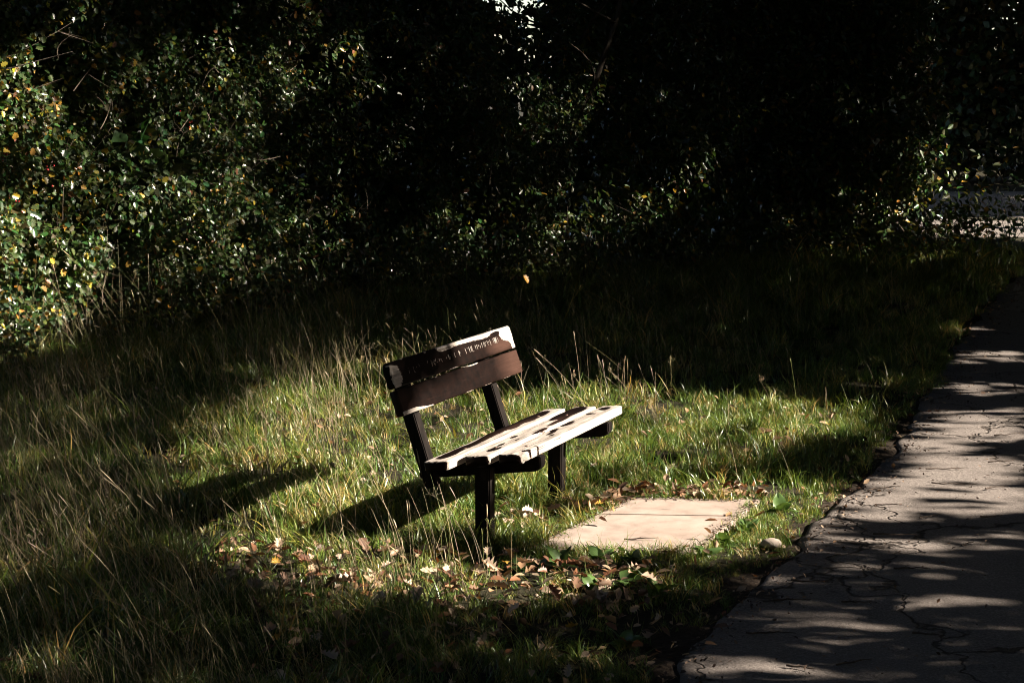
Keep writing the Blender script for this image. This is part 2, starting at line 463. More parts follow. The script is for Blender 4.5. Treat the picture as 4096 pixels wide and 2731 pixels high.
def plank(name, L, w, t, corners, ell, thins=(), wear=.004, seed=0, chip=None):
    """local x length, y width (0..w), z normal (top at 0). corners: radii (y0 x0, y0 x1, y1 x0, y1 x1) rounded in plan"""
    ds = np.unique(np.concatenate([np.linspace(0, .05, 14), np.linspace(.05, L - .05, 260), np.linspace(L - .05, L, 14)]))
    r = .006
    nv, nt_ = 22, 5
    a = np.linspace(0, np.pi / 2, 4)
    prof = []     # (frac across in [0,1] plus fixed offsets) as (ysel, yoff, z)
    for f in np.linspace(0, 1, nv):
        prof.append((f, r * (1 - 2 * f), 0.0))
    for k in a[1:]:
        prof.append((1, -r + r * math.sin(k), -r + r * math.cos(k)))
    for f in np.linspace(0, 1, nt_)[1:]:
        prof.append((1, 0, -r - f * (t - 2 * r)))
    for k in a[1:]:
        prof.append((1, -r + r * math.cos(k), -t + r - r * math.sin(k)))
    for f in np.linspace(1, 0, 8)[1:]:
        prof.append((f, r * (1 - 2 * f), -t))
    for k in a[1:]:
        prof.append((0, r - r * math.sin(k), -t + r - r * math.cos(k)))
    for f in np.linspace(1, 0, nt_)[1:]:
        prof.append((0, 0, -r - f * (t - 2 * r)))
    for k in a[1:-1]:
        prof.append((0, r - r * math.cos(k), -r + r * math.sin(k)))
    P = np.array(prof)
    def cut(x, rad, x_end):
        dd = np.abs(x - x_end)
        return np.where(dd < rad, rad - np.sqrt(np.maximum(rad ** 2 - (rad - dd) ** 2, 0)), 0)
    y0 = np.maximum(cut(ds, corners[0], 0), cut(ds, corners[1], L))
    y1 = w - np.maximum(cut(ds, corners[2], 0), cut(ds, corners[3], L))
    X = np.broadcast_to(ds[:, None], (len(ds), len(P))).copy()
    Y = y0[:, None] + P[None, :, 0] * (y1 - y0)[:, None] + P[None, :, 1]
    Z = np.broadcast_to(P[None, :, 2], X.shape).copy()
    # wear: gentle undulation, cupping and rounded end edges
    nz = fbm(N2, X * 7 + seed * 13.7, Y * 30, Z * 30)
    Z += (nz - .5) * wear * (Z > -t * .6)
    Y += (fbm(N3, X * 9 + seed * 5.1, Z * 25, Y * 8) - .5) * wear * 1.2
    X += np.where(X < .02, (N1(Y * 70 + seed, Z * 70) - .3) * .006, 0) - np.where(X > L - .02, (N1(Y * 70, Z * 70 + seed) - .3) * .006, 0)
    edge_d = np.minimum(X, L - X)
    Z -= np.where((Z > -t * .5), np.maximum(0, .008 - edge_d) ** 2 / .008 * .8, 0)
    if chip is not None:
        cx, cyy, cr, dep = chip
        dd = np.hypot(X - cx, Y - cyy)
        k = np.clip(1 - dd / cr, 0, 1)
        k = k * (.6 + .8 * fbm(N1, X * 60, Y * 60, Z * 60))
        Z = np.where(Z > -t * .9, Z - k * dep, Z)
        Y = np.where(Y > w * .5, Y - k * dep * .5, Y)
    n, mm = X.shape
    V = np.stack([X, Y, Z], -1).reshape(-1, 3)
    i, j = np.meshgrid(np.arange(n - 1), np.arange(mm), indexing='ij')
    a_ = i * mm + j; b_ = i * mm + (j + 1) % mm
    F = [np.stack([a_, a_ + mm, b_ + mm, b_], -1).reshape(-1, 4)]
    c0 = V[:mm].mean(0); c1 = V[-mm:].mean(0)
    V = np.concatenate([V, [c0, c1]])
    k = np.arange(mm)
    F.append(np.stack([np.full(mm, n * mm), k, (k + 1) % mm], -1))
    F.append(np.stack([np.full(mm, n * mm + 1), (n - 1) * mm + (k + 1) % mm, (n - 1) * mm + k], -1))
    tt = V[:, 0] / L; v = V[:, 1] / w
    def field(lst, base):
        f = np.full(len(V), base, float)
        for (t0, v0, rt, rv, s) in lst:
            e = np.sqrt(((tt - t0) / rt) ** 2 + ((v - v0) / rv) ** 2)
            f += s * np.clip(1.5 - e, 0, 1)
        return np.clip(f, -1, 2)
    bare_f = field(ell[1], ell[0])
    # end caps coloured dark to paint in the shade of the unlit ends
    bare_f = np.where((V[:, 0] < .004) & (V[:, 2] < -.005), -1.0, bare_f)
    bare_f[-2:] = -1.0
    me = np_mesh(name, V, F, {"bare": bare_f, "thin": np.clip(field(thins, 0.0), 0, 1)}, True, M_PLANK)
    return me

def place(name, me, s0, origin, yv, zv, lab=None):
    """origin in bench (s,d,z) coords, yv/zv directions in (d,z); local frame: x=s, bench empty x=s, y=-d, z=z"""
    o = obj(name, me, bench)
    xa = Vector((1, 0, 0)); ya = Vector((0, -yv[0], yv[1])); za = Vector((0, -zv[0], zv[1]))
    M = Matrix((xa, ya, za)).transposed().to_4x4()
    M.translation = Vector((s0, -origin[0], origin[1]))
    o.matrix_local = M
    if lab: o["label"] = lab
    return o
# (s, d, z): s along, d to the front, z up. The Empty's y axis points to the rear, so mirrored faces are flipped below.
ts = R(6.207); W, GAP, T = .12, .0356, .042
sd = (math.cos(ts), math.sin(ts)); sn = (-math.sin(ts), math.cos(ts))
E1 = (.95, [(.10, .42, .06, .22, -1.3), (.22, .36, .10, .20, -1.3), (.36, .38, .10, .16, -1.2), (.50, .28, .10, .22, -1.3), (.64, .22, .10, .26, -1.4), (.78, .26, .13, .36, -1.6), (.90, .35, .05, .25, -.9), (.60, .62, .05, .08, -.7)])
E2 = (1.0, [(.12, .60, .035, .20, -1.6), (.20, .45, .04, .08, -.9), (.86, .42, .12, .36, -1.7), (.74, .30, .05, .2, -1.0), (.66, .75, .09, .16, -1.1), (.46, .9, .07, .10, -1.0), (.36, .25, .03, .10, -1.0), (.30, .7, .02, .06, -.9)])
E3 = (1.0, [(.93, .40, .030, .20, -1.6), (.81, .25, .02, .12, -1.5), (.60, .18, .05, .14, -1.5), (.46, .2, .03, .12, -1.2), (.40, .35, .04, .1, -1.1), (.13, .95, .008, .10, -1.0), (.06, .86, .016, .14, -1.5), (.36, .55, .02, .07, -1.1)])
def flip(me):
    me.flip_normals()
    return me
for k, (s0, s1, E, ch) in enumerate([(-.0596, 1.4414, E1, None), (.0481, 1.4814, E2, None), (.0693, 1.4635, E3, (0.0, .125, .05, .014))]):
    L = s1 - s0
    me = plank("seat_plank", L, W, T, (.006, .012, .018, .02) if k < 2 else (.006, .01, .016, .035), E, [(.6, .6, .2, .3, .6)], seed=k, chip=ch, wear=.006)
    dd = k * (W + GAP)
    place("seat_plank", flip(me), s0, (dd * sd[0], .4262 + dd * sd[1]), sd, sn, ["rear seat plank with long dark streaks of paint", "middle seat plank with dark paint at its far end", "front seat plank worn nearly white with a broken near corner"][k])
tb = R(18.4536); WB, GB, TB = .122, .010, .0385
bu = (-math.sin(tb), math.cos(tb)); bn = (math.cos(tb), math.sin(tb))
LB = 1.4510
EL = (-.25, [(.03, .06, .07, .12, 1.2), (.10, .06, .06, .09, 1.2), (.19, .0, .05, .07, 1.0), (.33, 0.0, .03, .03, .85), (.52, 0.0, .05, .04, .9), (.68, .0, .06, .03, .85), (.60, 1.0, .05, .05, 1.4), (.85, 0.0, .05, .03, .9), (.30, 1.0, .02, .03, .9)])
EU = (-.25, [(.0, .45, .065, .50, 1.7), (.09, .99, .02, .06, .9), (.27, .96, .012, .06, 1.0), (.42, .93, .065, .15, 1.35), (.53, .97, .10, .14, 1.35), (.66, .98, .10, .16, 1.35), (.76, .98, .07, .22, 1.35), (.90, 1.0, .14, .08, 1.6), (.95, .72, .055, .30, 2.0), (1.0, .4, .035, .7, 2.0), (.45, .0, .06, .06, .9), (.04, .98, .03, .10, -1.4)])
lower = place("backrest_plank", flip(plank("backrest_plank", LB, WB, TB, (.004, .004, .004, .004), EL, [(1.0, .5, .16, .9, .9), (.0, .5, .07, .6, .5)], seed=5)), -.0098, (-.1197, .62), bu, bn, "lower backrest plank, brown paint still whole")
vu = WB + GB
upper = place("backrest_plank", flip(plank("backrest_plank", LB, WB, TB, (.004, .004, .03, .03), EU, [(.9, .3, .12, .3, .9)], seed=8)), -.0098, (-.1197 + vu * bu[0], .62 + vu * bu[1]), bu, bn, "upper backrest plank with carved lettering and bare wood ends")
# carved lettering: raised strokes in a pale colour that paints its sun glints
STROKES = [ (0.175,0.0722,0.176,0.0689,1),(0.178,0.0595,0.177,0.0448,2),(0.228,0.0699,0.229,0.0581,2),(0.228,0.0536,0.230,0.0440,1),(0.230,0.0440,0.241,0.0421,1),(0.293,0.0731,0.293,0.0614,1.5),(0.264,0.0655,0.264,0.0608,1),(0.391,0.0742,0.389,0.0650,2),(0.428,0.0730,0.429,0.0435,2),(0.437,0.0709,0.436,0.0496,2),(0.462,0.0705,0.463,0.0616,2),(0.453,0.0607,0.456,0.0483,2.5),(0.482,0.0749,0.474,0.0600,2),(0.461,0.0532,0.464,0.0439,1.5),(0.490,0.0586,0.490,0.0539,2),(0.519,0.0681,0.520,0.0552,2),(0.540,0.0660,0.540,0.0540,2),(0.546,0.0539,0.549,0.0471,1.2),(0.602,0.0638,0.603,0.0555,1.2),(0.626,0.0735,0.626,0.0605,1.2),(0.635,0.0730,0.629,0.0488,2),(0.644,0.0628,0.641,0.0479,1.2),(0.702,0.0743,0.701,0.0614,1.5),(0.699,0.0618,0.704,0.0480,2),(0.756,0.0769,0.758,0.0635,1.5),(0.761,0.0679,0.756,0.0473,1.8),(0.752,0.0743,0.756,0.0468,1.8),(0.764,0.0714,0.766,0.0611,1.2),(0.834,0.0776,0.837,0.0485,2.2),(0.879,0.0787,0.883,0.0508,2.6),(0.902,0.0786,0.903,0.0502,2.4),(0.915,0.0782,0.913,0.0496,2.2),(0.913,0.0499,0.929,0.0492,1.4),(0.859,0.0764,0.860,0.0712,1.2),(0.959,0.0767,0.959,0.0534,1.3),(0.978,0.0778,0.981,0.0520,2),(0.997,0.0738,0.999,0.0641,3),(1.017,0.0690,1.016,0.0538,1.8),(1.041,0.0782,1.043,0.0517,2),(1.067,0.0792,1.066,0.0537,1.8),(1.080,0.0760,1.081,0.0517,1.8),(1.090,0.0791,1.091,0.0709,2.4),(1.112,0.0806,1.115,0.0670,2.4),(1.127,0.0764,1.127,0.0691,2.4),(1.116,0.0661,1.118,0.0570,1),(1.149,0.0810,1.152,0.0526,2.6),(1.190,0.0830,1.193,0.0546,1.2),(1.207,0.0838,1.210,0.0537,4),(1.220,0.0836,1.220,0.0540,4),(1.230,0.0838,1.228,0.0566,4),(1.247,0.0824,1.256,0.0552,1.3),(1.231,0.0547,1.240,0.0542,2) ]
V, F = [], []
for (x0, y0, x1, y1, wd) in STROKES:
    hw = wd * .00062
    dx, dy = x1 - x0, y1 - y0; l = math.hypot(dx, dy) or 1
    nx, ny = -dy / l * hw, dx / l * hw
    b = len(V)
    V += [(x0 - nx, y0 - ny, .0002), (x0 + nx, y0 + ny, .0002), (x1 + nx, y1 + ny, .0002), (x1 - nx, y1 - ny, .0002)]
    V += [(x0 - nx * .5, y0 - ny * .5, .0024), (x0 + nx * .5, y0 + ny * .5, .0024), (x1 + nx * .5, y1 + ny * .5, .0024), (x1 - nx * .5, y1 - ny * .5, .0024)]
    F += [(b + 4, b + 5, b + 6, b + 7)] + [(b + k, b + (k + 1) % 4, b + 4 + (k + 1) % 4, b + 4 + k) for k in range(4)]
lm = np_mesh("lettering", np.array(V), [np.array(F)], None, False, M_LETTER_GLINT)
lt = obj("lettering", lm, upper)
lt["label"] = "worn carved letters along the plank, sun glints painted pale"; lt["kind"] = "stuff"

def timber(name, prof, s0, s1, lab=None, bev=.005):
    """prof: outline in (d,z); extruded from s0 to s1"""
    bm = bmesh.new()
    A = [bm.verts.new((s0, -d_, z_)) for d_, z_ in prof]
    B = [bm.verts.new((s1, -d_, z_)) for d_, z_ in prof]
    bm.faces.new(A); bm.faces.new(B[::-1])
    n = len(prof)
    for k in range(n):
        bm.faces.new((A[k], A[(k + 1) % n], B[(k + 1) % n], B[k]))
    bmesh.ops.recalc_face_normals(bm, faces=bm.faces)
    bmesh.ops.bevel(bm, geom=list(bm.edges), offset=bev, segments=2, affect='EDGES')
    me = bpy.data.meshes.new(name); bm.to_mesh(me); bm.free()
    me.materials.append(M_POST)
    o = obj(name, me, bench)
    if lab: o["label"] = lab
    return o
# back posts lean with the backrest, behind the planks
def bp(v, n): return (-.1197 + v * bu[0] + n * bn[0], .62 + v * bu[1] + n * bn[1])
PD = .062
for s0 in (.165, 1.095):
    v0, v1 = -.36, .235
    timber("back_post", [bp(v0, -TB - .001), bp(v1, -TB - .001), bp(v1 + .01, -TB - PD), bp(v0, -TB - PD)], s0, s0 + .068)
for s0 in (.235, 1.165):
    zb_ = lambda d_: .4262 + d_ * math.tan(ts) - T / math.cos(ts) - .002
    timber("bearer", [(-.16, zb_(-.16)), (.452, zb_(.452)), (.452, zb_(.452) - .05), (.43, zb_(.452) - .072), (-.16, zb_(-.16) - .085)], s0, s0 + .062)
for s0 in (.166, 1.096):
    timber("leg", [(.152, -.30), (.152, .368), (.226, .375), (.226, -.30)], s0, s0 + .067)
# bolts through the seat planks
bm = bmesh.new()
bmesh.ops.create_cone(bm, cap_ends=True, segments=12, radius1=.009, radius2=.007, depth=.004)
bolt_me = bpy.data.meshes.new("bolt"); bm.to_mesh(bolt_me); bm.free(); bolt_me.materials.append(M_BOLT)
for s0 in (.266, 1.196):
    for k in range(3):
        dd = k * (W + GAP) + W * .5
        o = obj("bolt", bolt_me, bench)
        o.location = (s0, -(dd * sd[0]), .4262 + dd * sd[1] + .001)
        o.rotation_euler = (-ts, 0, 0)

# ------------------------------------------------------------------ where sunlight reaches: openings among the trees across the path
# outlines in the ground plane (seen along the sun's rays) with the share of light let through
LIT = [
 (0.25, [(-3.5,6.3),(-2.15,6.3),(-2.15,8.9),(-3.5,8.9)]),
 (1, [(-1.35,14.0),(-0.85,14.0),(-0.85,14.5),(-1.35,14.5)]),
 (1, [(-1.3,8.03),(-1.34,10.3),(-0.41,11.03),(0.04,10.3),(-0.16,9.09),(-0.67,7.73),(-0.98,7.73)]),
 (1, [(-1.82,9.67),(-1.14,11.35),(-1.09,9.17),(-1.65,7.81)]),
 (0.38, [(-2.19,10.12),(-2.29,11.29),(-2.07,12.43),(-1.73,13.09),(-1.26,10.33),(-1.17,8.43),(-1.37,8.63),(-1.6,8.94),(-1.95,9.47)]),
 (0.85, [(-1.85,12.02),(-1.53,12.86),(-1.08,12.64),(-0.22,12.43),(0.3,12.86),(0.89,12.59),(1.04,11.83),(1.03,11.12),(0.8,10.63),(0.25,9.47),(-0.02,8.47),(-0.25,8.38),(-1.05,8.33),(-1.3,8.52),(-1.59,9.98)]),
 (1, [(-0.03,8.31),(0.09,8.97),(0.66,9.92),(1.7,9.92),(1.79,9.3),(1.36,8.41),(0.92,8.13),(0.58,8.13),(0.19,8.06)]),
 (0.85, [(0.78,12.74),(1.25,12.31),(1.91,12.31),(2.45,12.11),(2.28,11.1),(1.72,10.69),(1.15,10.85),(0.8,11.01)]),
 (0.4, [(0.54,11.12),(1.72,10.95),(1.43,9.98),(0.61,9.92)]),
 (0.3, [(-2.04,13.44),(-1.2,14.35),(-0.79,13.82),(-1.01,12.97),(-1.76,12.64)]),
 (0.35, [(0.19,9.47),(0.8,10.63),(1.15,9.92),(1.28,9.47),(0.51,9.29)]),
 (0.95, [(-1.49,8.54),(-1.06,8.39),(-0.7,8.2),(-0.14,8.07),(0.19,8.09),(0.72,7.85),(0.64,7.57),(0.32,7.41),(0.02,7.27),(-0.43,7.27),(-0.86,7.57),(-1.26,7.77),(-1.54,8.16)]),
 (0.5, [(0.3,6.92),(0.54,6.92),(0.5,6.48),(0.27,6.48)]),
 (0.3, [(0.01,6.85),(0.29,6.85),(0.28,6.6),(0.01,6.6)]),
 (0.3, [(-2.0,6.79),(-1.61,6.79),(-1.53,6.4),(-1.9,6.4)]),
 (0.06, [(-1.63,7.27),(0.27,7.27),(0.22,6.28),(-1.43,6.28)]),
 (0.2, [(-1.6,7.61),(0.18,7.61),(0.16,7.19),(-1.52,7.19)]),
 (0.11, [(-3.04,8.69),(-1.92,8.69),(-1.43,5.61),(-2.16,5.61)]),
 (0.22, [(-3.76,12.36),(-2.76,12.36),(-2.14,9.13),(-2.88,9.13)]),
 (0.8, [(1.4,8.48),(1.65,9.38),(2.33,11.02),(2.71,12.07),(3.59,12.27),(3.16,10.79),(2.7,10.71),(3.06,10.42),(2.67,9.04),(1.76,8.83)]),
 (0.6, [(1.41,8.53),(2.54,8.8),(2.42,8.39),(1.31,8.29)]),
 (0.3, [(0.98,7.86),(1.57,7.86),(1.52,7.61),(0.95,7.61)]),
 (0.3, [(1.29,7.5),(2.12,7.5),(2.08,7.35),(1.27,7.35)]),
 (0.09, [(0.49,6.42),(0.88,7.5),(1.41,8.53),(2.57,8.94),(1.87,6.42)]),
 (0.7, [(0.51,6.68),(1.15,6.65),(1.31,6.51),(1.11,6.42),(0.49,6.42)]),
 (0.3, [(1.48,6.87),(1.95,6.87),(1.91,6.75),(1.45,6.75)]),
 (0.6, [(3.49,14.89),(4.24,14.89),(4.01,14.07),(3.3,14.07)]),
 (0.55, [(3.08,13.34),(3.8,13.34),(3.59,12.57),(2.91,12.57)]),
 (0.3, [(2.23,13.69),(2.88,13.69),(2.72,12.96),(2.11,12.96)]),
 (1, [(6.17,29.68),(9.1,30.84),(7.44,25.15),(5.81,26.2)]),
 (0.3, [(3.48,16.43),(4.36,16.43),(4.17,15.73),(3.33,15.73)]),
 (0.9, [(-6.08,13.5),(-6.11,13.88),(-5.47,14.76),(-4.92,15.17),(-4.0,15.12),(-3.51,14.34),(-4.24,13.1)]),
 (0.85, [(-8.51,14.03),(-7.93,15.07),(-7.16,14.75),(-6.26,14.26),(-6.72,13.64)]),
 (0.42, [(-5.15,15.14),(-4.21,17.5),(-2.69,17.17),(-3.84,14.86)]),
 (0.4, [(-6.63,14.34),(-6.14,15.73),(-4.92,15.47),(-5.53,14.1)]),
 (0.55, [(-6.55,17.41),(-5.97,18.49),(-5.38,18.36),(-5.99,17.29)]),
 (0.35, [(-7.54,15.81),(-7.31,17.04),(-7.06,16.99),(-7.31,15.76)]),
 (0.25, [(-7.36,16.79),(-6.92,18.31),(-6.57,18.24),(-7.04,16.72)]),
 (0.27, [(-7.94,14.73),(-7.16,18.22),(-2.53,17.22),(-4.27,13.94)]),
 (0.14, [(-7.16,18.22),(-6.55,19.06),(-1.47,17.97),(-2.33,17.18)]),
 (0.45, [(-1.42,19.68),(-0.16,21.29),(0.87,21.07),(-0.47,19.48)]),
 (0.4, [(-2.73,18.42),(-1.86,19.19),(-0.72,18.94),(-1.65,18.18)]),
 (0.25, [(-4.01,19.82),(-3.17,21.11),(-1.72,20.81),(-2.66,19.53)]),
 (0.03, [(-7.16,18.22),(-3.38,22.84),(2.32,21.64),(-2.73,17.27)]),
 (0.85, [(2.98,21.79),(1.72,22.03),(2.21,22.23),(3.57,22.36),(4.36,21.68),(3.56,21.66)]),
 (0.04, [(-0.37,22.37),(1.1,24.09),(4.52,23.38),(2.79,21.71)]),
 (0.2, [(3.66,21.78),(5.01,23.04),(5.93,22.85),(4.52,21.6)]),
 (0.05, [(-1.9,22.76),(-0.22,22.42),(2.28,21.9),(0.62,22.23)]),
]

def sun_share(P):
    P = np.asarray(P)
    u = P[:, 0] - SUN[0] / SUN[2] * P[:, 2]
    v = P[:, 1] - SUN[1] / SUN[2] * P[:, 2]
    u = u + .22 * (N1(u * 2.2, v * 2.2) - .5); v = v + .22 * (N2(u * 2.2, v * 2.2) - .5)
    L = np.full(len(P), .010)
    for s, poly in LIT:
        L = np.where(in_poly(u, v, poly), np.maximum(L, s), L)
    return L

# ------------------------------------------------------------------ grass
def blade_tuft(n, hmin, hmax, spread, wid, straw, seed):
    r = np.random.default_rng(seed)
    V, F, col = [], [], []
    for k in range(n):
        a = r.uniform(0, 2 * np.pi); rad = spread * math.sqrt(r.random())
        bx, by = rad * math.cos(a), rad * math.sin(a)
        h = r.uniform(hmin, hmax); lean = r.uniform(.1, 1.0) * h; la = r.uniform(0, 2 * np.pi)
        wa = la + r.normal() * .5 + np.pi / 2
        w = wid * r.uniform(.6, 1.3)
        c = r.uniform(.55, 1.25)
        cc = (c * 1.5, c * 1.15, c * .9) if r.random() < straw else (c * r.uniform(.75, 1.1), c, c * r.uniform(.8, 1.1))
        b = len(V); seg = 4
        for s in range(seg + 1):
            t = s / seg
            x = bx + math.cos(la) * lean * t ** 2; y = by + math.sin(la) * lean * t ** 2; z = h * (t - .28 * t ** 3) - .012
            ww = w * (1 - t ** 1.6) * .5
            if s < seg:
                V += [(x - math.cos(wa) * ww, y - math.sin(wa) * ww, z), (x + math.cos(wa) * ww, y + math.sin(wa) * ww, z)]
                col += [cc, cc]
            else:
                V.append((x, y, z)); col.append(cc)
        for s in range(seg - 1):
            F.append((b + 2 * s, b + 2 * s + 1, b + 2 * s + 3, b + 2 * s + 2))
        F.append((b + 2 * seg - 2, b + 2 * seg - 1, b + 2 * seg, b + 2 * seg))
    q = [f for f in F if f[2] != f[3]]; t3 = [f[:3] for f in F if f[2] == f[3]]
    return np_mesh("grass_tuft", np.array(V), [np.array(q), np.array(t3)], {"shade": np.array(col)}, False, M_GRASS)
tuft_col = bpy.data.collections.new("grass_tufts")
for k in range(8):
    hh = [(.05, .12), (.06, .14), (.07, .17), (.05, .11), (.10, .22), (.08, .18), (.04, .09), (.12, .28)][k]
    me = blade_tuft(20 if k < 7 else 12, hh[0], hh[1], .06, .0058, [.1, .15, .3, .1, .35, .2, .05, .7][k], 100 + k)
    to = bpy.data.objects.new("grass_tuft_%02d" % k, me)
    tuft_col.objects.link(to)

def instancer(name, pts, idx, rot, scl, coll):
    me = bpy.data.meshes.new(name)
    me.vertices.add(len(pts))
    me.vertices.foreach_set("co", np.asarray(pts, np.float32).ravel())
    a = me.attributes.new("pick", 'INT', 'POINT'); a.data.foreach_set("value", np.asarray(idx, np.int32))
    a = me.attributes.new("turn", 'FLOAT_VECTOR', 'POINT'); a.data.foreach_set("vector", np.asarray(rot, np.float32).ravel())
    a = me.attributes.new("size", 'FLOAT', 'POINT'); a.data.foreach_set("value", np.asarray(scl, np.float32))
    o = obj(name, me)
    ng = bpy.data.node_groups.new(name, 'GeometryNodeTree')
    ng.interface.new_socket("Geometry", in_out='INPUT', socket_type='NodeSocketGeometry')
    ng.interface.new_socket("Geometry", in_out='OUTPUT', socket_type='NodeSocketGeometry')
    gi = ng.nodes.new("NodeGroupInput"); go = ng.nodes.new("NodeGroupOutput")
    ci = ng.nodes.new("GeometryNodeCollectionInfo"); ci.inputs[0].default_value = coll
    ci.inputs["Separate Children"].default_value = True; ci.inputs["Reset Children"].default_value = True
    ip = ng.nodes.new("GeometryNodeInstanceOnPoints")
    ip.inputs["Pick Instance"].default_value = True
    def att(nm, ty):
        n = ng.nodes.new("GeometryNodeInputNamedAttribute"); n.data_type = ty; n.inputs[0].default_value = nm
        return n.outputs[0]
    er = ng.nodes.new("FunctionNodeEulerToRotation")
    ng.links.new(att("turn", 'FLOAT_VECTOR'), er.inputs[0])
    ng.links.new(gi.outputs[0], ip.inputs["Points"])
    ng.links.new(ci.outputs[0], ip.inputs["Instance"])
    ng.links.new(att("pick", 'INT'), ip.inputs["Instance Index"])
    ng.links.new(er.outputs[0], ip.inputs["Rotation"])
    ng.links.new(att("size", 'FLOAT'), ip.inputs["Scale"])
    ng.links.new(ip.outputs[0], go.inputs[0])
    md = o.modifiers.new("scatter", 'NODES'); md.node_group = ng
    return o

SLAB_IN = SLAB + (SLAB.mean(0) - SLAB) * .04
def grass_points(n, y0, y1, power):
    y = y0 + (y1 - y0) * rng.random(n) ** power
    x = rng.uniform(-1, 1, n) * (.30 * y + .8)
    return x, y
x, y = grass_points(50000, 5.0, 24.0, 1.25)
dl = path_left(y) - x
bare = (dl < .06 + .26 * (N2(x * 2.3, y * 2.3) - .4)) & (dl > -PATH_W - .1)
bare |= in_poly(x, y, SLAB_IN)
dens = .22 + .78 * np.clip((fbm(N3, x * 2.2, y * 2.2) - .34) * 4, 0, 1)
# the leaf-covered strip in front of the bench has thin grass
strip = in_poly(x, y, [(-1.3, 8.3), (.2, 8.15), (.75, 7.9), (.1, 7.35), (-.6, 7.3), (-1.3, 7.7)])
dens = np.where(strip, dens * .42, dens)
keep = (~bare) & (rng.random(len(x)) < dens)
x, y = x[keep], y[keep]
z = ground_z(x, y)
hed = np.clip((y - 11.5 - .55 * np.maximum(x + 3, 0)) / 5, 0, 1)
scl = rng.uniform(.65, 1.15, len(x)) * (1 + .9 * hed + .35 * np.clip(-x - .8, 0, 1) * (y < 9)) * (.55 + .95 * N1(x * 2.0, y * 2.0))
dl = path_left(y) - x
scl *= np.clip(.5 + dl * 1.0, .5, 1)
near_slab = np.hypot(x - .7, (y - 8.8)) < .95
scl = np.where(near_slab, scl * .8, scl)
scl = np.where((x > -.3) & (y < 8.3), scl * .68, scl)
scl = np.where(in_poly(x, y, [(-1.3, 8.3), (.2, 8.15), (.75, 7.9), (.1, 7.35), (-.6, 7.3), (-1.3, 7.7)]), scl * .72, scl)
ex, ey = [], []
for s_ in (.2, 1.13):
    for m in range(70):
        p_ = BO + AX * (s_ + rng.normal(-.03, .07)) + BX * (.19 + rng.normal(0, .09))
        ex.append(p_[0]); ey.append(p_[1])
for m in range(260):
    t_ = rng.random(); k_ = rng.choice([0, 0, 3, 3, 3, 1, 2])
    p_ = SLAB[k_] + (SLAB[(k_ + 1) % 4] - SLAB[k_]) * t_ + rng.normal(0, .03, 2)
    ex.append(p_[0]); ey.append(p_[1])
for m in range(170):
    t_ = rng.random(); yq = 8.3 + 1.25 * t_
    xl_ = np.interp(yq, [8.25, 9.335], [.83, 1.265]); xr_ = float(path_left(yq)) - .06
    ex.append(rng.uniform(xl_, max(xr_, xl_ + .05))); ey.append(yq)
ex, ey = np.array(ex), np.array(ey)
x = np.concatenate([x, ex]); y = np.concatenate([y, ey]); z = np.concatenate([z, ground_z(ex, ey)])
scl = np.concatenate([scl, np.concatenate([rng.uniform(.75, 1.25, 140), rng.uniform(.35, .85, 260), rng.uniform(.3, .7, 170)])])
pick = rng.choice(8, len(x), p=[.16, .17, .15, .15, .10, .13, .10, .04])
rot = np.stack([rng.normal(0, .30, len(x)), rng.normal(0, .30, len(x)), rng.uniform(0, 6.28, len(x))], 1)
g = instancer("grass", np.stack([x, y, z], 1), pick, rot, scl, tuft_col)
tag(g, "green and straw coloured meadow grass around the bench", "grass", None, "stuff")

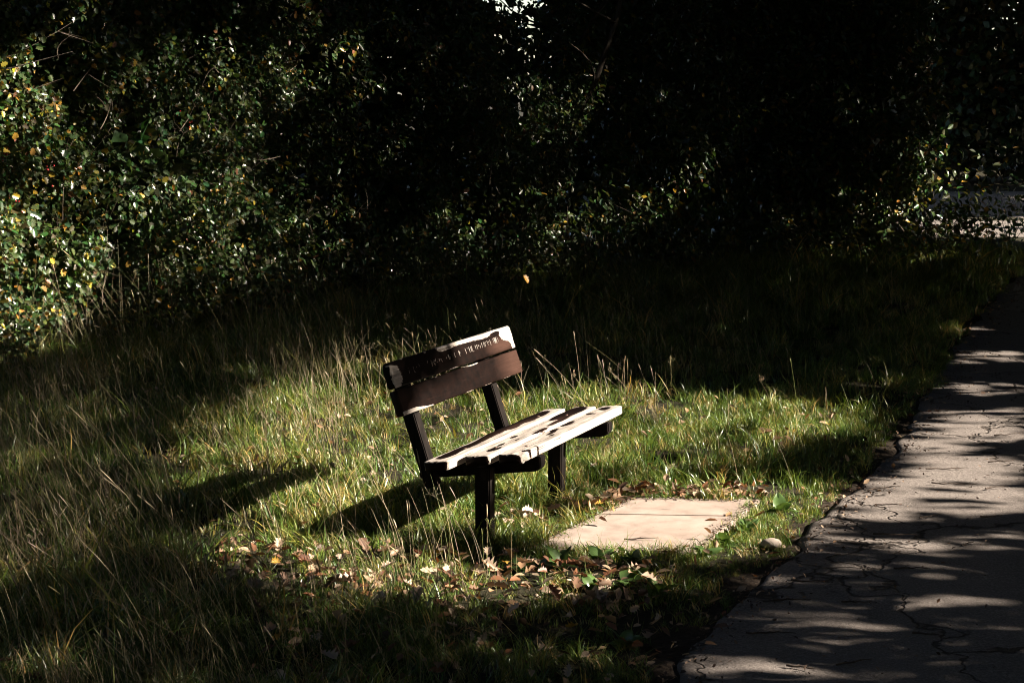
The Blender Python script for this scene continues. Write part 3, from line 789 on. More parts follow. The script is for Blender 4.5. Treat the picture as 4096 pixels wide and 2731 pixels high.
# tall dry stalks
def stalks(name, n, seed):
    r = np.random.default_rng(seed)
    V, F, col, off = [], [], [], 0
    paths = []
    for k in range(n):
        for _ in range(30):
            yy = 5.6 + 16 * r.random() ** 1.2
            xx = r.uniform(-1, .75) * (.29 * yy + .2)
            w = np.clip(.3 + .6 * (-xx / (.29 * yy)) + .25 * (yy > 13), .06, 1) * np.clip((float(N2(xx * 1.7, yy * 1.7)) - .25) * 2.2, .06, 1)
            if xx > path_left(yy) - .25 or in_poly(np.array([xx]), np.array([yy]), SLAB * 1.0)[0]:
                continue
            if yy < 8.3 and xx > -.1:
                w *= .15
            lx, ly = (np.array([xx, yy]) - BO[:2]) @ AX[:2], (np.array([xx, yy]) - BO[:2]) @ BX[:2]
            if -.15 < lx < 1.55 and -.3 < ly < .5:
                continue
            if r.random() < w:
                break
        h = (r.uniform(.12, .34) if r.random() < .6 else r.uniform(.25, .62)) * (1 + .35 * (yy > 11)) * (1.15 if xx < -1.0 else 1)
        if 9.3 < yy < 15 and xx > -1: h *= .72
        la = r.normal(np.pi * .95, .9); lean = abs(r.normal(.35, .3)) * h
        t = np.linspace(0, 1, 7)
        z0 = float(ground_z(np.array([xx]), np.array([yy]))[0])
        P = np.stack([xx + math.cos(la) * lean * t ** 1.5, yy + math.sin(la) * lean * t ** 1.5 * .6, z0 + h * (t - (.25 if r.random() < .12 else .06) * t ** 3 * lean / h * 2.0)], 1)
        rad = .00082 * (1 - .5 * t) * r.uniform(.8, 1.35)
        head = r.random()
        c = np.array([.42, .34, .22]) * r.uniform(.6, 1.25) * np.array([1, r.uniform(.9, 1.08), r.uniform(.8, 1.15)])
        if r.random() < .2: c = np.array([.17, .19, .06]) * r.uniform(.7, 1.2)
        paths.append((P, rad, c))
        if head < .45:    # narrow seed head
            d_ = (P[-1] - P[-2]) / np.linalg.norm(P[-1] - P[-2])
            l = r.uniform(.03, .075); tt = np.linspace(0, 1, 5)
            Q = P[-1] + np.outer(tt * l, d_)
            paths.append((Q, np.array([.001, .0026, .003, .0022, .0005]) * r.uniform(.7, 1.2), c * .85))
        elif head < .6:   # loose panicle
            for m in range(9):
                base = P[-1] + (P[-2] - P[-1]) * r.random() * .6
                dr = r.normal(size=3) * .5 + np.array([0, 0, .8]); dr /= np.linalg.norm(dr)
                l = r.uniform(.02, .05)
                Q = base + np.outer(np.array([0, .6, .8, 1]) * l, dr)
                paths.append((Q, np.array([.0004, .0005, .0018, .0003]), c * .8))
    for k in range(95):
        yy = r.uniform(6.1, 9.2); xx = r.uniform(-1.0, -.15) * .27 * yy - .05
        h = r.uniform(.38, .72); lean = r.uniform(.15, .6) * h; la = np.pi + r.normal(0, .35)
        t = np.linspace(0, 1, 9)
        P = np.stack([xx + math.cos(la) * lean * t ** 1.4, yy + math.sin(la) * lean * t ** 1.4, h * (t - .12 * t ** 3)], 1)
        P[1:-1] += r.normal(size=(7, 3)) * .003
        c = np.array([.46, .37, .24]) * r.uniform(.75, 1.2)
        paths.append((P, .0011 * (1 - .35 * t) * r.uniform(.8, 1.3), c))
        d_ = (P[-1] - P[-2]) / np.linalg.norm(P[-1] - P[-2]); l = r.uniform(.05, .13)
        paths.append((P[-1] + np.outer(np.linspace(0, 1, 5) * l, d_), np.array([.0008, .0022, .0024, .0018, .0004]), c))
    Vt, Ft = tubes([(p, r_) for p, r_, _ in paths], 3)
    colr = np.concatenate([np.repeat(c[None], len(p) * 3, 0) for p, _, c in paths])
    return np_mesh(name, Vt, Ft, {"col": colr}, False, M_STALK)
tag(obj("tall_grass", stalks("tall_grass", 5200, 5)), "tall dry grass stalks with seed heads rising above the meadow", "grass", None, "stuff")

# ------------------------------------------------------------------ the hedge of bushes along the meadow
HX = np.array([(-10.5, 9.6), (-8, 10.6), (-6, 11.6), (-4.6, 12.5), (-3.75, 13.4), (-3.2, 14.4), (-2.7, 15.6), (-2.1, 17.0), (-1.3, 18.0), (0, 19.1), (1.1, 20.6), (2.9, 21.9), (4.3, 22.1), (5.4, 22.2)])
seg = np.linalg.norm(np.diff(HX, axis=0), axis=1); HQ = np.concatenate([[0], np.cumsum(seg)])
def hedge_at(qv):
    p = np.stack([np.interp(qv, HQ, HX[:, 0]), np.interp(qv, HQ, HX[:, 1])], -1)
    e = .9
    p2 = np.stack([np.interp(qv + e, HQ, HX[:, 0]), np.interp(qv + e, HQ, HX[:, 1])], -1)
    p1 = np.stack([np.interp(qv - e, HQ, HX[:, 0]), np.interp(qv - e, HQ, HX[:, 1])], -1)
    t = unit(p2 - p1)
    nrm = np.stack([-t[:, 1], t[:, 0]], -1)      # away from the meadow
    return p, nrm
def leaf_colors(n, yellow=.08, rust=.04):
    base = np.stack([rng.uniform(.030, .075, n), rng.uniform(.055, .110, n), rng.uniform(.018, .040, n)], 1)
    k = rng.random(n)
    yl = np.stack([rng.uniform(.25, .42, n), rng.uniform(.17, .28, n), rng.uniform(.02, .06, n)], 1)
    rs = np.stack([rng.uniform(.13, .20, n), rng.uniform(.07, .11, n), rng.uniform(.03, .05, n)], 1)
    base = np.where((k < yellow)[:, None], yl, base)
    return np.where(((k >= yellow) & (k < yellow + rust))[:, None], rs, base)
def sky_gap(P):
    """a notch in the top of the hedge where the foliage is thin and the sky shows"""
    P = np.asarray(P)
    return (P[:, 0] > -.40) & (P[:, 0] < .34) & (P[:, 1] < 28) & (P[:, 2] > 2.88 + .16 * (N2(P[:, 0] * 7, P[:, 1] * .5) - .5))
def bush(name, label, q0, q1, n_leaf, tmpl, size, height, yellow, rust, n_inner, seed, cat="bush", lit_boost=0):
    r = np.random.default_rng(seed)
    def pts(n, depth, zmin):
        qv = r.uniform(q0 - .25, q1 + .25, n)
        zz = zmin + (height - zmin) * r.random(n) ** .9
        p, nr = hedge_at(qv)
        bul = (fbm(N1, qv * .8 + 3, zz * .8) - .5) * 1.5 + (fbm(N2, qv * 2.6, zz * 2.6) - .5) * .7 - .30 * np.sin(np.clip(zz / 3.2, 0, 1) * np.pi) + .35 * np.clip(.5 - zz, 0, 1)
        off = bul + r.exponential(depth, n)
        P = np.concatenate([p + nr * off[:, None], zz[:, None]], 1)
        out = np.concatenate([-nr, np.full((n, 1), .45)], 1)
        return P, out, off - bul
    P, out, dep = pts(int(n_leaf * 1.9), .28, .12)
    cl = fbm(N3, P[:, 0] * 2.6, P[:, 1] * 2.6, P[:, 2] * 2.6)
    k = (cl > .44 - .12 * r.random(len(P)))
    k &= ~(sky_gap(P) & (r.random(len(P)) < .80))
    P, out = P[k][:n_leaf], out[k][:n_leaf]
    n = len(P)
    nrm = unit(out + r.normal(size=(n, 3)) * 1.0)
    me = scatter("crown", tmpl, P, r.uniform(.7, 1.25, n) * size, nrm, leaf_colors(n, yellow, rust), M_LEAF, along=np.array([[0, 0, -.5]]) + out * .5)
    ctr, _ = hedge_at(np.array([(q0 + q1) / 2])); nr = _[0]
    base = np.array([*(ctr[0] + nr * 1.1), 0.0])
    root = obj(name, None, None, tuple(base))
    tag(root, label, cat, "bushes of the hedge behind the bench")
    me.transform(Matrix.Translation(-Vector(base)))
    o = obj("crown", me, root)
    # inner shaded foliage, coarser
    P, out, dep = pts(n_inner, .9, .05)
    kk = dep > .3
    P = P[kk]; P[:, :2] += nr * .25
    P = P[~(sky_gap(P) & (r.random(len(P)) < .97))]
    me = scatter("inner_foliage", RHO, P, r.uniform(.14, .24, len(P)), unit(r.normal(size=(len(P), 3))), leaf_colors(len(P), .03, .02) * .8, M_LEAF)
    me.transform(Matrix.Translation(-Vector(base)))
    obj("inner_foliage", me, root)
    # stems
    paths = []
    for m in range(5):
        a = r.uniform(0, 6.28); b0 = np.array([.25 * math.cos(a), .25 * math.sin(a), -.1])
        tip = np.array([r.normal() * .9, r.normal() * .5, height * r.uniform(.6, .95)])
        t = np.linspace(0, 1, 8)[:, None]
        Pp = b0 + (tip - b0) * t + np.sin(t * np.pi) * r.normal(size=3) * .25
        rad = .05 * (1 - .85 * t[:, 0]) * r.uniform(.6, 1.2)
        paths.append((Pp, rad))
        for w in range(5):
            kx = r.integers(2, 7); s = Pp[kx]
            e = s + np.array([r.normal() * .7, r.normal() * .7, r.uniform(.1, .6)])
            tt = np.linspace(0, 1, 5)[:, None]
            paths.append((s + (e - s) * tt + np.sin(tt * np.pi) * .08 * r.normal(size=3), .014 * (1 - .8 * tt[:, 0])))
    Vt, Ft = tubes(paths, 6)
    obj("trunk", np_mesh("trunk", Vt, Ft, None, True, M_BARK), root)
    # thin twigs breaking the surface
    Pq, oq, _d = pts(110, .12, .4)
    Pq = Pq[~sky_gap(Pq)]
    paths = []
    for m in range(len(Pq)):
        dr = unit(oq[m] * .5 + np.array([0, 0, .5]) + r.normal(size=3) * .5)
        t = np.linspace(0, 1, 6)[:, None]; ln = r.uniform(.25, .8)
        A_ = Pq[m] - base - dr * ln * .6
        Q = A_ + dr * ln * t + np.sin(t * 3) * r.normal(size=3) * .05
        paths.append((Q, .0045 * (1.1 - t[:, 0])))
        for w in range(3):
            s_ = Q[r.integers(1, 5)]; e_ = s_ + unit(dr + r.normal(size=3) * .6) * ln * .35
            tt = np.linspace(0, 1, 3)[:, None]
            paths.append((s_ + (e_ - s_) * tt, .002 * (1.1 - tt[:, 0])))
    Vt, Ft = tubes(paths, 4)
    tag(obj("twigs", np_mesh("twigs", Vt, Ft, None, True, M_TWIG2), root), kind="stuff")
    return root
qx = lambda xx: float(np.interp(xx, HX[:, 0], HQ))
bushes = [
    ("hawthorn_bush", "hawthorn bush at the meadow edge beyond the grass, cut by the frame's left side", -9.0, -5.2, 3500, HAW, .085, 4.6, .08, .02, 5000),
    ("hawthorn_bush", "sunlit hawthorn bush with yellowing leaves and red berries left of the bench", -5.2, -3.25, 32000, HAW, .054, 4.6, .11, .025, 6000),
    ("hawthorn_bush", "hawthorn bush with scattered sunlit leaves right beside the berry bush", -3.25, -2.1, 32000, HAW, .052, 4.6, .05, .02, 7000),
    ("field_maple_bush", "dark leafy bush behind the bench's left end", -2.1, -.6, 20000, HEX, .062, 4.8, .05, .04, 7000),
    ("field_maple_bush", "dark bush straight behind the bench with sky showing through its top", -.6, 1.1, 20000, HEX, .064, 4.8, .04, .03, 7000),
    ("field_maple_bush", "nearly black bush between the bench and the hedge end", 1.1, 3.2, 14000, HEX, .078, 5.0, .04, .03, 7000),
    ("field_maple_bush", "bush at the hedge end beside the path with bright leaves low down", 3.2, 4.7, 14000, HEX, .088, 5.0, .05, .03, 7000),
]
roots = []
for k, (nm, lb, x0, x1, n, tm, sz, hgt, yl, rs, ni) in enumerate(bushes):
    roots.append(bush(nm, lb, qx(x0), qx(x1), n, tm, sz, hgt, yl, rs, ni, 40 + k))
# berries on the sunlit hawthorn
bm = bmesh.new()
for c in [(-3.63, 13.0, 1.78), (-3.55, 13.05, 1.62), (-3.75, 13.0, 1.40), (-3.3, 13.3, 1.52), (-3.5, 13.1, 1.3), (-2.55, 14.6, 1.85), (-3.85, 12.9, 1.9)]:
    for m in range(random.randint(3, 7)):
        p = Vector(c) + Vector((random.gauss(0, .035), random.gauss(0, .05), random.gauss(0, .045))) - roots[1].location
        bmesh.ops.create_icosphere(bm, subdivisions=1, radius=random.uniform(.006, .008), matrix=Matrix.Translation(p))
be = bpy.data.meshes.new("berries"); bm.to_mesh(be); bm.free(); be.materials.append(M_BERRY)
tag(obj("berries", be, roots[1]), "clusters of red hawthorn berries", kind="stuff")

# ------------------------------------------------------------------ trees
def tree(name, label, base, trunk_h, trunk_r, blobs, n, leaf, group, seed, pts=None, mat=None, cat="tree", tmpl=RHO, col_k=1.0, lean=(0, 0)):
    r = np.random.default_rng(seed)
    root = obj(name, None, None, tuple(base))
    tag(root, label, cat, group)
    base = np.array(base, float)
    paths = []
    t = np.linspace(0, 1, 10)[:, None]
    top = np.array([lean[0], lean[1], trunk_h])
    tp = top * t + np.sin(t * 3) * r.normal(size=3) * .15 * np.array([1, 1, 0]) - np.array([0, 0, .2]) * (1 - t)
    paths.append((tp, trunk_r * (1.25 - t[:, 0]) ** .7))
    for m in range(22):
        s = tp[r.integers(3, 10)]
        b = blobs[r.integers(len(blobs))]
        e = np.array(b[0]) + r.normal(size=3) * np.array(b[1]) * .45
        tt = np.linspace(0, 1, 24)[:, None]
        lp = s + (e - s) * tt + np.sin(tt * np.pi) * r.normal(size=3) * .3
        if sun_share(lp + base).max() > .2:
            continue
        paths.append((lp, trunk_r * .38 * (1 - .9 * tt[:, 0])))
    Vt, Ft = tubes(paths, 8)
    obj("trunk", np_mesh("trunk", Vt, Ft, None, True, M_BARK), root)
    if pts is None:
        P = []
        vol = np.array([np.prod(b[1]) ** (2 / 3) for b in blobs]); vol /= vol.sum()
        for b, w in zip(blobs, vol):
            m = int(n * w)
            d_ = unit(r.normal(size=(m, 3)))
            rr = r.random(m) ** .45
            rr *= .75 + .5 * fbm(N1, d_[:, 0] * 3 + seed, d_[:, 1] * 3, d_[:, 2] * 3)
            P.append(np.array(b[0]) + d_ * rr[:, None] * np.array(b[1]))
        P = np.concatenate(P)
        P = P[P[:, 2] > .05]
        Pw = P + base
        k = ~sky_gap(Pw)
        k &= sun_share(Pw) < .05
        P = P[k]
    else:
        P = pts - base
    m = len(P)
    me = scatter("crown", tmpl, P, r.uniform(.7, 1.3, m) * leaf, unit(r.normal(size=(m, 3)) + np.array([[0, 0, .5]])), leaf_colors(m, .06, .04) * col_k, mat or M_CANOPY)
    obj("crown", me, root)
    return root

# second row behind the hedge, seen only as darkness between its leaves
for k, (bx, by, rx, top) in enumerate([(-9.5, 17, 2.6, 8), (-6.8, 18.5, 2.4, 8), (-4.6, 21.5, 2.2, 9), (-2.7, 24, 1.75, 9), (2.3, 25.6, 1.6, 8), (4.4, 25.4, 1.0, 7)]):
    tree("ash_tree", ["tree deep in shade behind the left edge of the hedge", "tree behind the sunlit hawthorn bush", "dark tree behind the leafy bush left of the bench", "tree left of the small patch of sky above the bench", "tree to the right of the small patch of sky", "slim tree behind the hedge end beside the path"][k],
         (bx, by, 0), top * .7, .16, [((0, 0, top * .25), (rx, 1.5, top * .28)), ((0, 0, top * .6), (rx, 1.5, top * .35))], 5200, .21, "trees behind the hedge", 60 + k)
# wood beyond the road
far_labels = ["dark woodland tree beyond the road, just above the black middle bushes", "shaded woodland tree beyond the road above the hedge end", "shaded woodland tree beyond the road, above the leafy branch tips", "woodland tree beyond the road at the top right corner", "woodland tree beyond the road past the right edge",
              "rear woodland tree showing between two trunks above the hedge", "rear woodland tree above the hedge end", "rear woodland tree behind the tree over the sunlit road", "rear woodland tree past the right edge"]
for k, (bx, by) in enumerate([(2.6, 43), (6.2, 42), (9.6, 41.5), (13, 42), (16.5, 42), (4.5, 48), (8, 48), (11.5, 48), (15, 48)]):
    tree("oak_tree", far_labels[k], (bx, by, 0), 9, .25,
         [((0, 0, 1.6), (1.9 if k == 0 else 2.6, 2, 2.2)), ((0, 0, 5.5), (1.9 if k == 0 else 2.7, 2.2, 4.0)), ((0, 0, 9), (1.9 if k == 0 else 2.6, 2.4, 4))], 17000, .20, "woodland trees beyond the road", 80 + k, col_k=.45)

# trees on the other side of the path: their crowns and gaps make the dappled light
def xmin_at(v): return np.maximum(5.6, .32 * v + 1.6) + .8
NC = 480000
u = rng.uniform(-12, 9.5, NC); v = rng.uniform(2.5, 49, NC)
xx = xmin_at(v) + 9.5 * rng.random(NC)
tq = (xx - u) / SUN[0]
P = np.stack([xx, v + SUN[1] * tq, SUN[2] * tq], 1)
L = sun_share(P)
tau = np.clip(-np.log(L) / 4.6, 0, 1)
ok = (P[:, 2] > .5) & (P[:, 2] < 15) & (rng.random(NC) < tau)
P = P[ok]
tv = np.array([.6, 4.1, 11.9, 15.6, 19.0, 22.6, 26.2, 31.0, 34.6, 38.0, 42.0, 46.0])
own = np.abs(P[:, 1][:, None] - tv[None]).argmin(1)
for k, y0 in enumerate(tv):
    b = (float(xmin_at(y0)) + 4.6, float(y0), 0.0)
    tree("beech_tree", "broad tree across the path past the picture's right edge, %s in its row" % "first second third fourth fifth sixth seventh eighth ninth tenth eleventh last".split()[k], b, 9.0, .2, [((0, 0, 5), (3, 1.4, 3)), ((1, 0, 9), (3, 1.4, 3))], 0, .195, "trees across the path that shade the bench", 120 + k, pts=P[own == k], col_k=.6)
OAK_AT = ['level with the near grass on the left', 'level with the berry bush', 'behind the left hedge', 'behind the camera to the left', 'behind the camera to the right', 'across the path behind the camera', 'across the path near the camera', 'across the path beyond the slabs', 'close behind the camera', 'far behind the camera to the left', 'behind the hedge under the sky patch', 'across the path by the far bend', 'leaning over the left hedge', 'behind the hedge end', 'beside the crossing road', 'at the far side of the crossing road']
# unseen trees added around the glade so their crowns block sky light
for k, (bx, by, low, ox, oy) in enumerate([(-9, 5, 1, 2, 0), (-11, 14, 1, 2, 0), (-6.5, 26, 0, 2, 0), (-4, -7, 1, 0, 0), (3.5, -7.5, 1, 0, 0), (10, -4, 1, -1.5, 0), (7.6, 2.2, 0, -1.5, 0), (9.0, 14.2, 0, -2.5, 0), (-1.5, -3.5, 0, 0, 0), (-11, -4, 1, 2, 0), (2.5, 30, 0, 0, -2), (13, 23, 0, -1, 0),
                                            (-7.5, 20.5, 0, 4.5, -3), (4.2, 28, 0, 0, -4.5), (13.5, 31, 0, -2.5, 0), (16, 37, 1, -3, 0)]):
    bl = [((ox, oy, 11.0), (7, 7, 2.2)), ((ox, oy, 9.8), (5.5, 5.5, 1.6))]
    if low: bl.append(((0, 0, 4.2), (4.5, 2.5, 4.4)))
    tree("sky_block_oak", "unseen oak added to block sky light, %s" % OAK_AT[k], (bx, by, 0), 9.5, .3, bl, 8500 if low else 7000, .62, "unseen oaks added to block the sky", 150 + k, col_k=.6)

# ------------------------------------------------------------------ undergrowth, leaves, twigs, stones
def fallen_variant(k):
    r = np.random.default_rng(300 + k)
    V, F = OAK
    V = V.copy()
    V[:, 1] -= .5
    cu = r.uniform(.2, 1.3); ro = r.uniform(-.8, 1.2)
    x_, y_ = V[:, 0].copy(), V[:, 1].copy()
    V[:, 2] += cu * y_ ** 2 * .7 + ro * x_ ** 2 * 1.6 + r.normal(size=len(V)) * .03 + .15 * x_ * y_ * r.normal()
    V[:, 0] *= r.uniform(.9, 1.15)
    V[:, 2] -= V[:, 2].min()
    return np_mesh("fallen_leaf", V, F, {"shade": np.repeat(r.uniform(.85, 1.1, (1, 3)), len(V), 0)}, False, M_DRYLEAF)
def dry_mat(name, c1, c2):
    m, nt, out = new_mat(name)
    r_ = nd(nt, "ShaderNodeObjectInfo").outputs["Random"]
    n_ = noise(nt, coords(nt), 5.0, 3)
    col = mixc(nt, r_, (*c1, 1), (*c2, 1))
    col = mixc(nt, math_n(nt, 'MULTIPLY', n_, .6), col, mixc(nt, 1.0, col, (.5, .42, .36, 1), 'MULTIPLY'))
    p = nd(nt, "ShaderNodeBsdfPrincipled", {"Base Color": col, "Roughness": .5, "Specular IOR Level": .4})
    t = nd(nt, "ShaderNodeBsdfTranslucent", {"Color": mixc(nt, 1.0, col, (1.1, .8, .55, 1), 'MULTIPLY')})
    mx = nd(nt, "ShaderNodeMixShader", {0: .12, 1: p.outputs[0], 2: t.outputs[0]})
    nt.links.new(mx.outputs[0], out.inputs[0])
    return m
KINDS = [("pale tan", (.36, .27, .19), (.46, .37, .29)), ("light brown", (.24, .15, .095), (.31, .21, .14)), ("rust brown", (.15, .06, .03), (.12, .055, .032)), ("dark brown", (.10, .055, .032), (.14, .075, .045)), ("yellow", (.50, .28, .03), (.52, .34, .07))]
KP = [.50, .20, .16, .11, .03]
variants = []
for kn, c1, c2 in KINDS:
    mt = dry_mat("fallen_leaf_" + kn.replace(" ", "_"), c1, c2)
    row = []
    for k in range(8):
        me = fallen_variant(k); me.materials.clear(); me.materials.append(mt); row.append(me)
    variants.append(row)
ZL = [  # (polygon, count, label, group, height range)
    ([(-1.35, 8.4), (-.6, 8.2), (.2, 8.12), (.78, 7.95), (.45, 7.3), (-.5, 7.2), (-1.3, 7.7)], 128, "%s oak leaf in %s part of the sunlit leaf strip", "fallen leaves in the sunlit strip", (.022, .075)),
    ([(.45, 9.36), (.60, 9.62), (1.0, 9.60), (1.35, 9.48), (1.3, 9.36), (.66, 9.40), (.40, 9.02), (.28, 9.06)], 44, "%s leaf against the slabs' grass edge, at %s end", "fallen leaves along the slabs", (.012, .05)),
    ([(-.1, 8.55), (.3, 9.0), (.42, 9.25), (.1, 9.2), (-.15, 8.8)], 16, "%s leaf between bench leg and slabs, %s side", "fallen leaves between bench and slabs", (.03, .06)),
    ([(-.6, 7.3), (.7, 7.75), (.5, 6.6), (.15, 6.2), (-.8, 6.2), (-1.0, 7.2)], 62, "%s leaf in shaded foreground grass by the path, %s part", "fallen leaves in the shaded foreground", (.03, .075)),
    ([(-1.9, 7.6), (-1.0, 7.3), (-.9, 6.2), (-1.9, 6.2)], 16, "%s leaf low among the foreground stalks, %s part", "fallen leaves among the stalks", (.03, .075)),
    ([(-2.6, 11.5), (-1.0, 11.5), (-.9, 9.0), (-2.2, 8.8)], 18, "%s leaf caught in the grass behind the bench, %s part", "fallen leaves behind the bench", (.04, .09)),
    ([(.9, 11.8), (2.3, 11.8), (1.7, 9.8), (.8, 9.9)], 9, "%s leaf in grass beyond the slabs, %s part", "fallen leaves beyond the slabs", (.04, .08)),
]
cnt = 0
def poly_points(poly, n, r):
    poly = np.array(poly); lo, hi = poly.min(0), poly.max(0); out = []
    while len(out) < n:
        p = lo + (hi - lo) * r.random((200, 2))
        k = in_poly(p[:, 0], p[:, 1], poly)
        out += list(p[k])
    return np.array(out[:n])
rl = np.random.default_rng(77)
for poly, n, lb, gp, (z0, z1) in ZL:
    for p in poly_points(poly, n, rl):
        kd = rl.choice(5, p=KP); vr = rl.integers(8)
        o = obj("fallen_leaf", variants[kd][vr])
        s = .045 + .06 * rl.random() ** 1.5
        o.scale = (s, s, s)
        o.location = (p[0], p[1], float(ground_z(np.array([p[0]]), np.array([p[1]]))[0]) + rl.uniform(z0, z1))
        o.rotation_euler = (rl.normal(0, .45), rl.normal(0, .45), rl.uniform(0, 6.28))
        side = "left" if p[0] < np.mean([a_[0] for a_ in poly]) else "right"
        dep_ = "near" if p[1] < np.mean([a_[1] for a_ in poly]) else "far"
        tag(o, lb % (("large " if s > .07 else "small ") + KINDS[kd][0], "the " + dep_ + " " + side), "leaf", gp)
# the smaller and further litter as one mass
nl = 1700
a1 = poly_points([(-2.6, 13), (2.2, 12), (.9, 7.0), (.3, 6.0), (-2.0, 6.0)], 550, rl)
a2 = poly_points(ZL[0][0], 230, rl); a3 = poly_points(ZL[1][0], 240, rl); a5 = poly_points(ZL[3][0], 150, rl)
a4 = poly_points([(3.0, 20.5), (5.6, 21.6), (7.0, 27), (5.5, 26), (3.6, 22)], 450, rl)
yy = rl.uniform(5.8, 24, 800); a6 = np.stack([path_left(yy) + rl.normal(-.06, .12, 800), yy], 1)
pp = np.concatenate([a1, a2, a3, a4, a5, a6])
n = len(pp)
sizes = np.concatenate([rl.uniform(.03, .075, n - 800), rl.uniform(.012, .045, 800)])
zz = ground_z(pp[:, 0], pp[:, 1]) + np.concatenate([rl.uniform(.015, .07, n - 800), rl.uniform(.012, .03, 800)])
colr = np.array([(.40, .28, .18), (.30, .18, .10), (.17, .075, .035), (.46, .35, .25), (.10, .06, .04)])[rl.integers(0, 5, n)] * rl.uniform(.6, 1.1, (n, 1))
lm = scatter("leaf_litter", HEX, np.concatenate([pp, zz[:, None]], 1), sizes, np.array([[0, 0, 1.]]) + rl.normal(size=(n, 3)) * .45, colr, M_LITTER)
tag(obj("leaf_litter", lm), "scattered small dry leaves and fragments lying in the grass and along the path edge", "leaf litter", None, "stuff")

# broad-leaved weeds
def weed_leaf(k):
    r = np.random.default_rng(500 + k)
    nY = 7; V, F = [], []
    for i_ in range(nY):
        t = i_ / (nY - 1)
        w = .30 * math.sin(np.pi * min(1, t * .92 + .08)) ** .8 * (1 - .25 * t)
        for xx_ in (-1, -.5, 0, .5, 1):
            V.append((xx_ * w, t, .25 * abs(xx_) * w + .55 * t * (1 - .9 * t) + .03 * r.normal()))
    for i_ in range(nY - 1):
        for j_ in range(4):
            a_ = i_ * 5 + j_
            F.append((a_, a_ + 1, a_ + 6, a_ + 5))
    c = np.array([.07, .125, .035]) * r.uniform(.8, 1.2)
    return np_mesh("leaf", np.array(V), [np.array(F)], {"col": np.repeat(c[None], len(V), 0)}, True, M_LEAF)
wl = [weed_leaf(k) for k in range(5)]
weeds = [(1.34, 9.12, .13, "broad-leaved weed with a bright sunlit leaf at the slabs' far corner by the path"), (1.12, 8.72, .10, "low weed rosette over the slabs' edge beside the path"), (1.0, 8.5, .10, "weed creeping over the slab edge nearest the path"),
         (.40, 8.14, .13, "upright weed in shade at the near slab edge"), (.22, 8.05, .12, "pale weed at the slabs' nearest corner"), (.55, 8.08, .12, "dark weed silhouetted against the sunlit slab"), (.50, 7.72, .13, "grey-green weed amid the fallen leaves before the slabs"), (.62, 7.55, .12, "weed rosette between leaf strip and path"),
         (.05, 8.0, .10, "small weed at the end of the sunlit leaf strip"), (.42, 6.9, .10, "weed in the shaded grass close to the near path edge"), (.88, 8.28, .09, "weed at the slab corner pointing to the path"), (.33, 7.6, .11, "weed beside the leaf strip's right end")]
for wx, wy, ws, lb in weeds:
    root = obj("dock_plant", None, None, (wx, wy, float(ground_z(np.array([wx]), np.array([wy]))[0])))
    tag(root, lb, "weed", "weeds around the slabs")
    n = random.randint(6, 9)
    for k in range(n):
        o = obj("leaf", wl[random.randrange(5)], root)
        s = ws * random.uniform(.55, 1.05)
        o.scale = (s, s, s)
        o.rotation_euler = Euler((R(random.uniform(0, 50)), R(random.uniform(-25, 25)), k * 6.28 / n + random.uniform(-.4, .4)), 'XYZ')

# undergrowth in front of the sunlit road
def low_plant(name, lb, c, rad, n, size, grp, seed):
    r = np.random.default_rng(seed)
    P = r.normal(size=(n, 3)) * np.array(rad) * .5 + np.array([0, 0, rad[2] * .6])
    P = P[P[:, 2] > .03]; n = len(P)
    root = obj(name, None, None, c)
    tag(root, lb, "plant", grp)
    obj("foliage", scatter("foliage", HEX, P, r.uniform(.7, 1.3, n) * size, unit(r.normal(size=(n, 3)) * .6 + np.array([[.3, -.2, .7]])), leaf_colors(n, .07, .03), M_LEAF), root)
    paths = []
    for m in range(7):
        e = np.array([r.normal() * rad[0] * .5, r.normal() * rad[1] * .5, rad[2] * r.uniform(.7, 1.3)]); t = np.linspace(0, 1, 5)[:, None]
        paths.append((e * t + np.sin(t * 3.1) * .05 * r.normal(size=3), .006 * (1 - .7 * t[:, 0])))
    Vt, Ft = tubes(paths, 5)
    obj("stem", np_mesh("stem", Vt, Ft, None, True, M_BARK), root)
for k, (c, rad, n, sz, lb) in enumerate([((5.9, 24.4, 0), (.7, .6, .40), 420, .09, "low plant whose leaves stand out against the sunlit road"), ((5.5, 23.6, 0), (.8, .6, .5), 420, .09, "low leafy plant below the hedge end"), ((6.75, 25.2, 0), (.5, .4, .6), 160, .09, "sparse sapling at the sunlit road's edge"),
        ((4.9, 21.7, 0), (.9, .5, .9), 700, .09, "leafy sapling in front of the hedge end"), ((3.6, 21.4, 0), (.9, .5, .6), 450, .08, "low bramble in front of the dark bush"), ((-.2, 18.6, 0), (.8, .4, .8), 420, .07, "low bramble behind the bench's back"), ((.75, 19.6, 0), (.6, .4, .8), 420, .08, "bramble with bright leaves right behind the bench")]):
    low_plant("bramble", lb, c, rad, n, sz, "undergrowth at the hedge foot", 700 + k)

# lone weed with one yellow leaf behind the bench
wr = tag(obj("weed_stalk", None, None, (.02, 14.0, 0)), "thin weed stalk holding a single bright yellow leaf behind the bench", "weed")
t_ = np.linspace(0, 1, 8)[:, None]
Vt, Ft = tubes([(np.concatenate([t_ ** 2 * .07, t_ * 0, t_ * .74 - .05], 1), .0022 * (1.2 - t_[:, 0]))], 5)
obj("stem", np_mesh("stem", Vt, Ft, None, True, M_TWIG2), wr)
yl_ = scatter("leaf", HAW, np.array([(.065, -.01, .70)]), [.075], np.array([(.75, -.55, .4)]), np.array([(.52, .27, .03)]), M_LEAF, along=np.array([(.6, 0, -.35)]))
obj("leaf", yl_, wr)

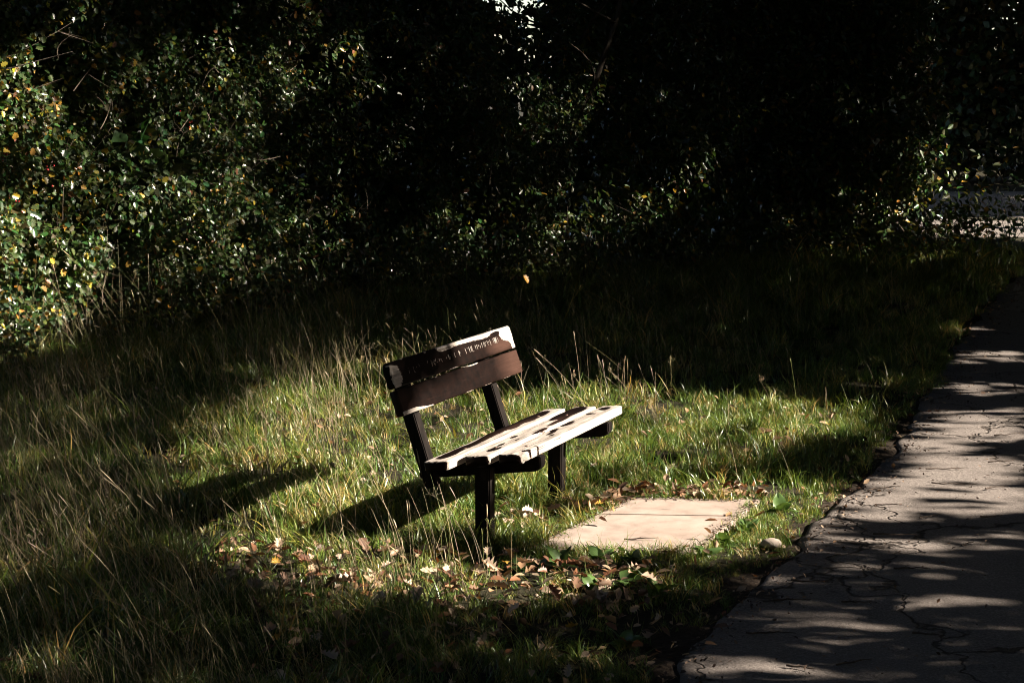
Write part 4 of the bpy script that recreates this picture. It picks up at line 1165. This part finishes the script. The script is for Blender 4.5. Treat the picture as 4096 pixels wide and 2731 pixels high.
# twigs on path and slab
def twig_mesh(L, seed):
    r = np.random.default_rng(seed)
    t = np.linspace(0, 1, 9)[:, None]
    P = np.concatenate([(t - .5) * L, np.cumsum(r.normal(size=(9, 1)) * .03 * L, 0), .004 + np.abs(np.cumsum(r.normal(size=(9, 1)), 0)) * .012 * L], 1)
    paths = [(P, .0034 * (1.15 - .8 * t[:, 0]) * (1 + .3 * r.random(9)))]
    for m in range(r.integers(1, 5)):
        k = r.integers(1, 7); s = P[k]; e = s + np.array([r.uniform(.05, .22) * L, r.normal() * .12 * L, r.uniform(0, .05) * L])
        tt = np.linspace(0, 1, 4)[:, None]
        paths.append((s + (e - s) * tt, .002 * (1.1 - .8 * tt[:, 0])))
    Vt, Ft = tubes(paths, 5)
    return np_mesh("twig", Vt, Ft, None, True, M_TWIG)
tw = [(.60, 8.46, .16, .05, .02, "knobbly twig lying on the larger slab"), (1.13, 8.83, .11, .7, .02, "short twig at the slabs' edge by the path")]
TWP = [(1.95, 9.55, .22, .1), (2.35, 9.72, .30, -.1), (2.55, 9.60, .18, .3), (2.05, 8.95, .16, .5), (1.80, 8.55, .26, -.45), (1.55, 8.75, .12, .1), (2.35, 8.95, .14, .2), (1.28, 7.75, .22, -.15), (1.15, 7.45, .2, .1), (1.42, 7.42, .18, -.1), (1.0, 6.98, .24, 0), (1.25, 6.62, .2, .4), (1.05, 6.55, .14, -.6), (2.75, 10.3, .2, .2), (1.75, 7.95, .2, -.1), (2.4, 10.1, .3, .05), (1.6, 6.95, .16, -.5), (1.9, 9.2, .18, -.2), (2.1, 8.4, .12, .8), (3.0, 11.1, .22, .1)]
ORD = "nearest second third fourth fifth sixth seventh eighth ninth tenth eleventh twelfth thirteenth fourteenth fifteenth sixteenth seventeenth eighteenth nineteenth farthest".split()
for k, (x_, y_, l, a) in enumerate(sorted(TWP, key=lambda t: t[1])):
    o = obj("twig", twig_mesh(l * .8, int(x_ * 1000 + y_ * 77)), None, (x_, y_, .012), (0, 0, a))
    tag(o, "%s dark twig on the asphalt path, %s counting up from the picture's bottom" % ("long" if l > .19 else "short", ORD[k]), "twig", "twigs on the path")
for x_, y_, l, a, z_, lb in tw:
    o = obj("twig", twig_mesh(l, int(x_ * 999)), None, (x_, y_, z_), (0, 0, a))
    tag(o, lb, "twig")
# crumbs of bark and grit
nb_ = 2600
yy = 5.8 + 16 * rng.random(nb_) ** 1.5
xx = path_left(yy) + np.where(rng.random(nb_) < .5, np.abs(rng.normal(0, .12, nb_)), rng.uniform(0, 2.6, nb_))
bm_c = np.array([(.03, .02, .015), (.09, .06, .045), (.2, .14, .1)])[rng.integers(0, 3, nb_)]
dm = scatter("path_debris", HEX, np.stack([xx, yy, np.full(nb_, .014)], 1), rng.uniform(.006, .026, nb_), np.array([[0, 0, 1.]]) + rng.normal(size=(nb_, 3)) * .5, bm_c, M_LITTER)
tag(obj("path_debris", dm), "crumbs of bark and leaf strewn over the path", "debris", None, "stuff")
ed = []
for m in range(900):
    k_ = rng.integers(0, 4); t_ = rng.random()
    p_ = SLAB[k_] + (SLAB[(k_ + 1) % 4] - SLAB[k_]) * t_
    p_ = p_ + (SLAB.mean(0) - p_) * (abs(rng.normal(0, .07)) - .02)
    ed.append((p_[0], p_[1], .019))
ed = np.array(ed)
dm = scatter("soil_crumbs", HEX, ed, rng.uniform(.005, .022, len(ed)), np.array([[0, 0, 1.]]) + rng.normal(size=(len(ed), 3)) * .4, np.array([(.03, .022, .016), (.07, .05, .035), (.16, .11, .08)])[rng.integers(0, 3, len(ed))], M_LITTER)
tag(obj("soil_crumbs", dm), "soil crumbs and leaf bits along the edges of the paving slabs", "debris", None, "stuff")
# stones at the path edge
for k, (x_, y_, s, lb) in enumerate([(1.20, 8.42, .045, "pale stone at the path edge beside the slabs"), (1.62, 9.0, .02, "pebble at the path edge by the bright weed")]):
    bm = bmesh.new()
    bmesh.ops.create_icosphere(bm, subdivisions=3, radius=1)
    for v_ in bm.verts:
        c = v_.co
        f = .75 + .5 * float(fbm(N1, c.x * 1.5 + k * 9, c.y * 1.5, c.z * 1.5))
        v_.co = Vector((c.x * f * s, c.y * f * s * .7, c.z * f * s * .55))
    me = bpy.data.meshes.new("stone"); bm.to_mesh(me); bm.free(); me.materials.append(M_STONE)
    for p_ in me.polygons: p_.use_smooth = True
    tag(obj("stone", me, None, (x_, y_, s * .25)), lb, "stone")
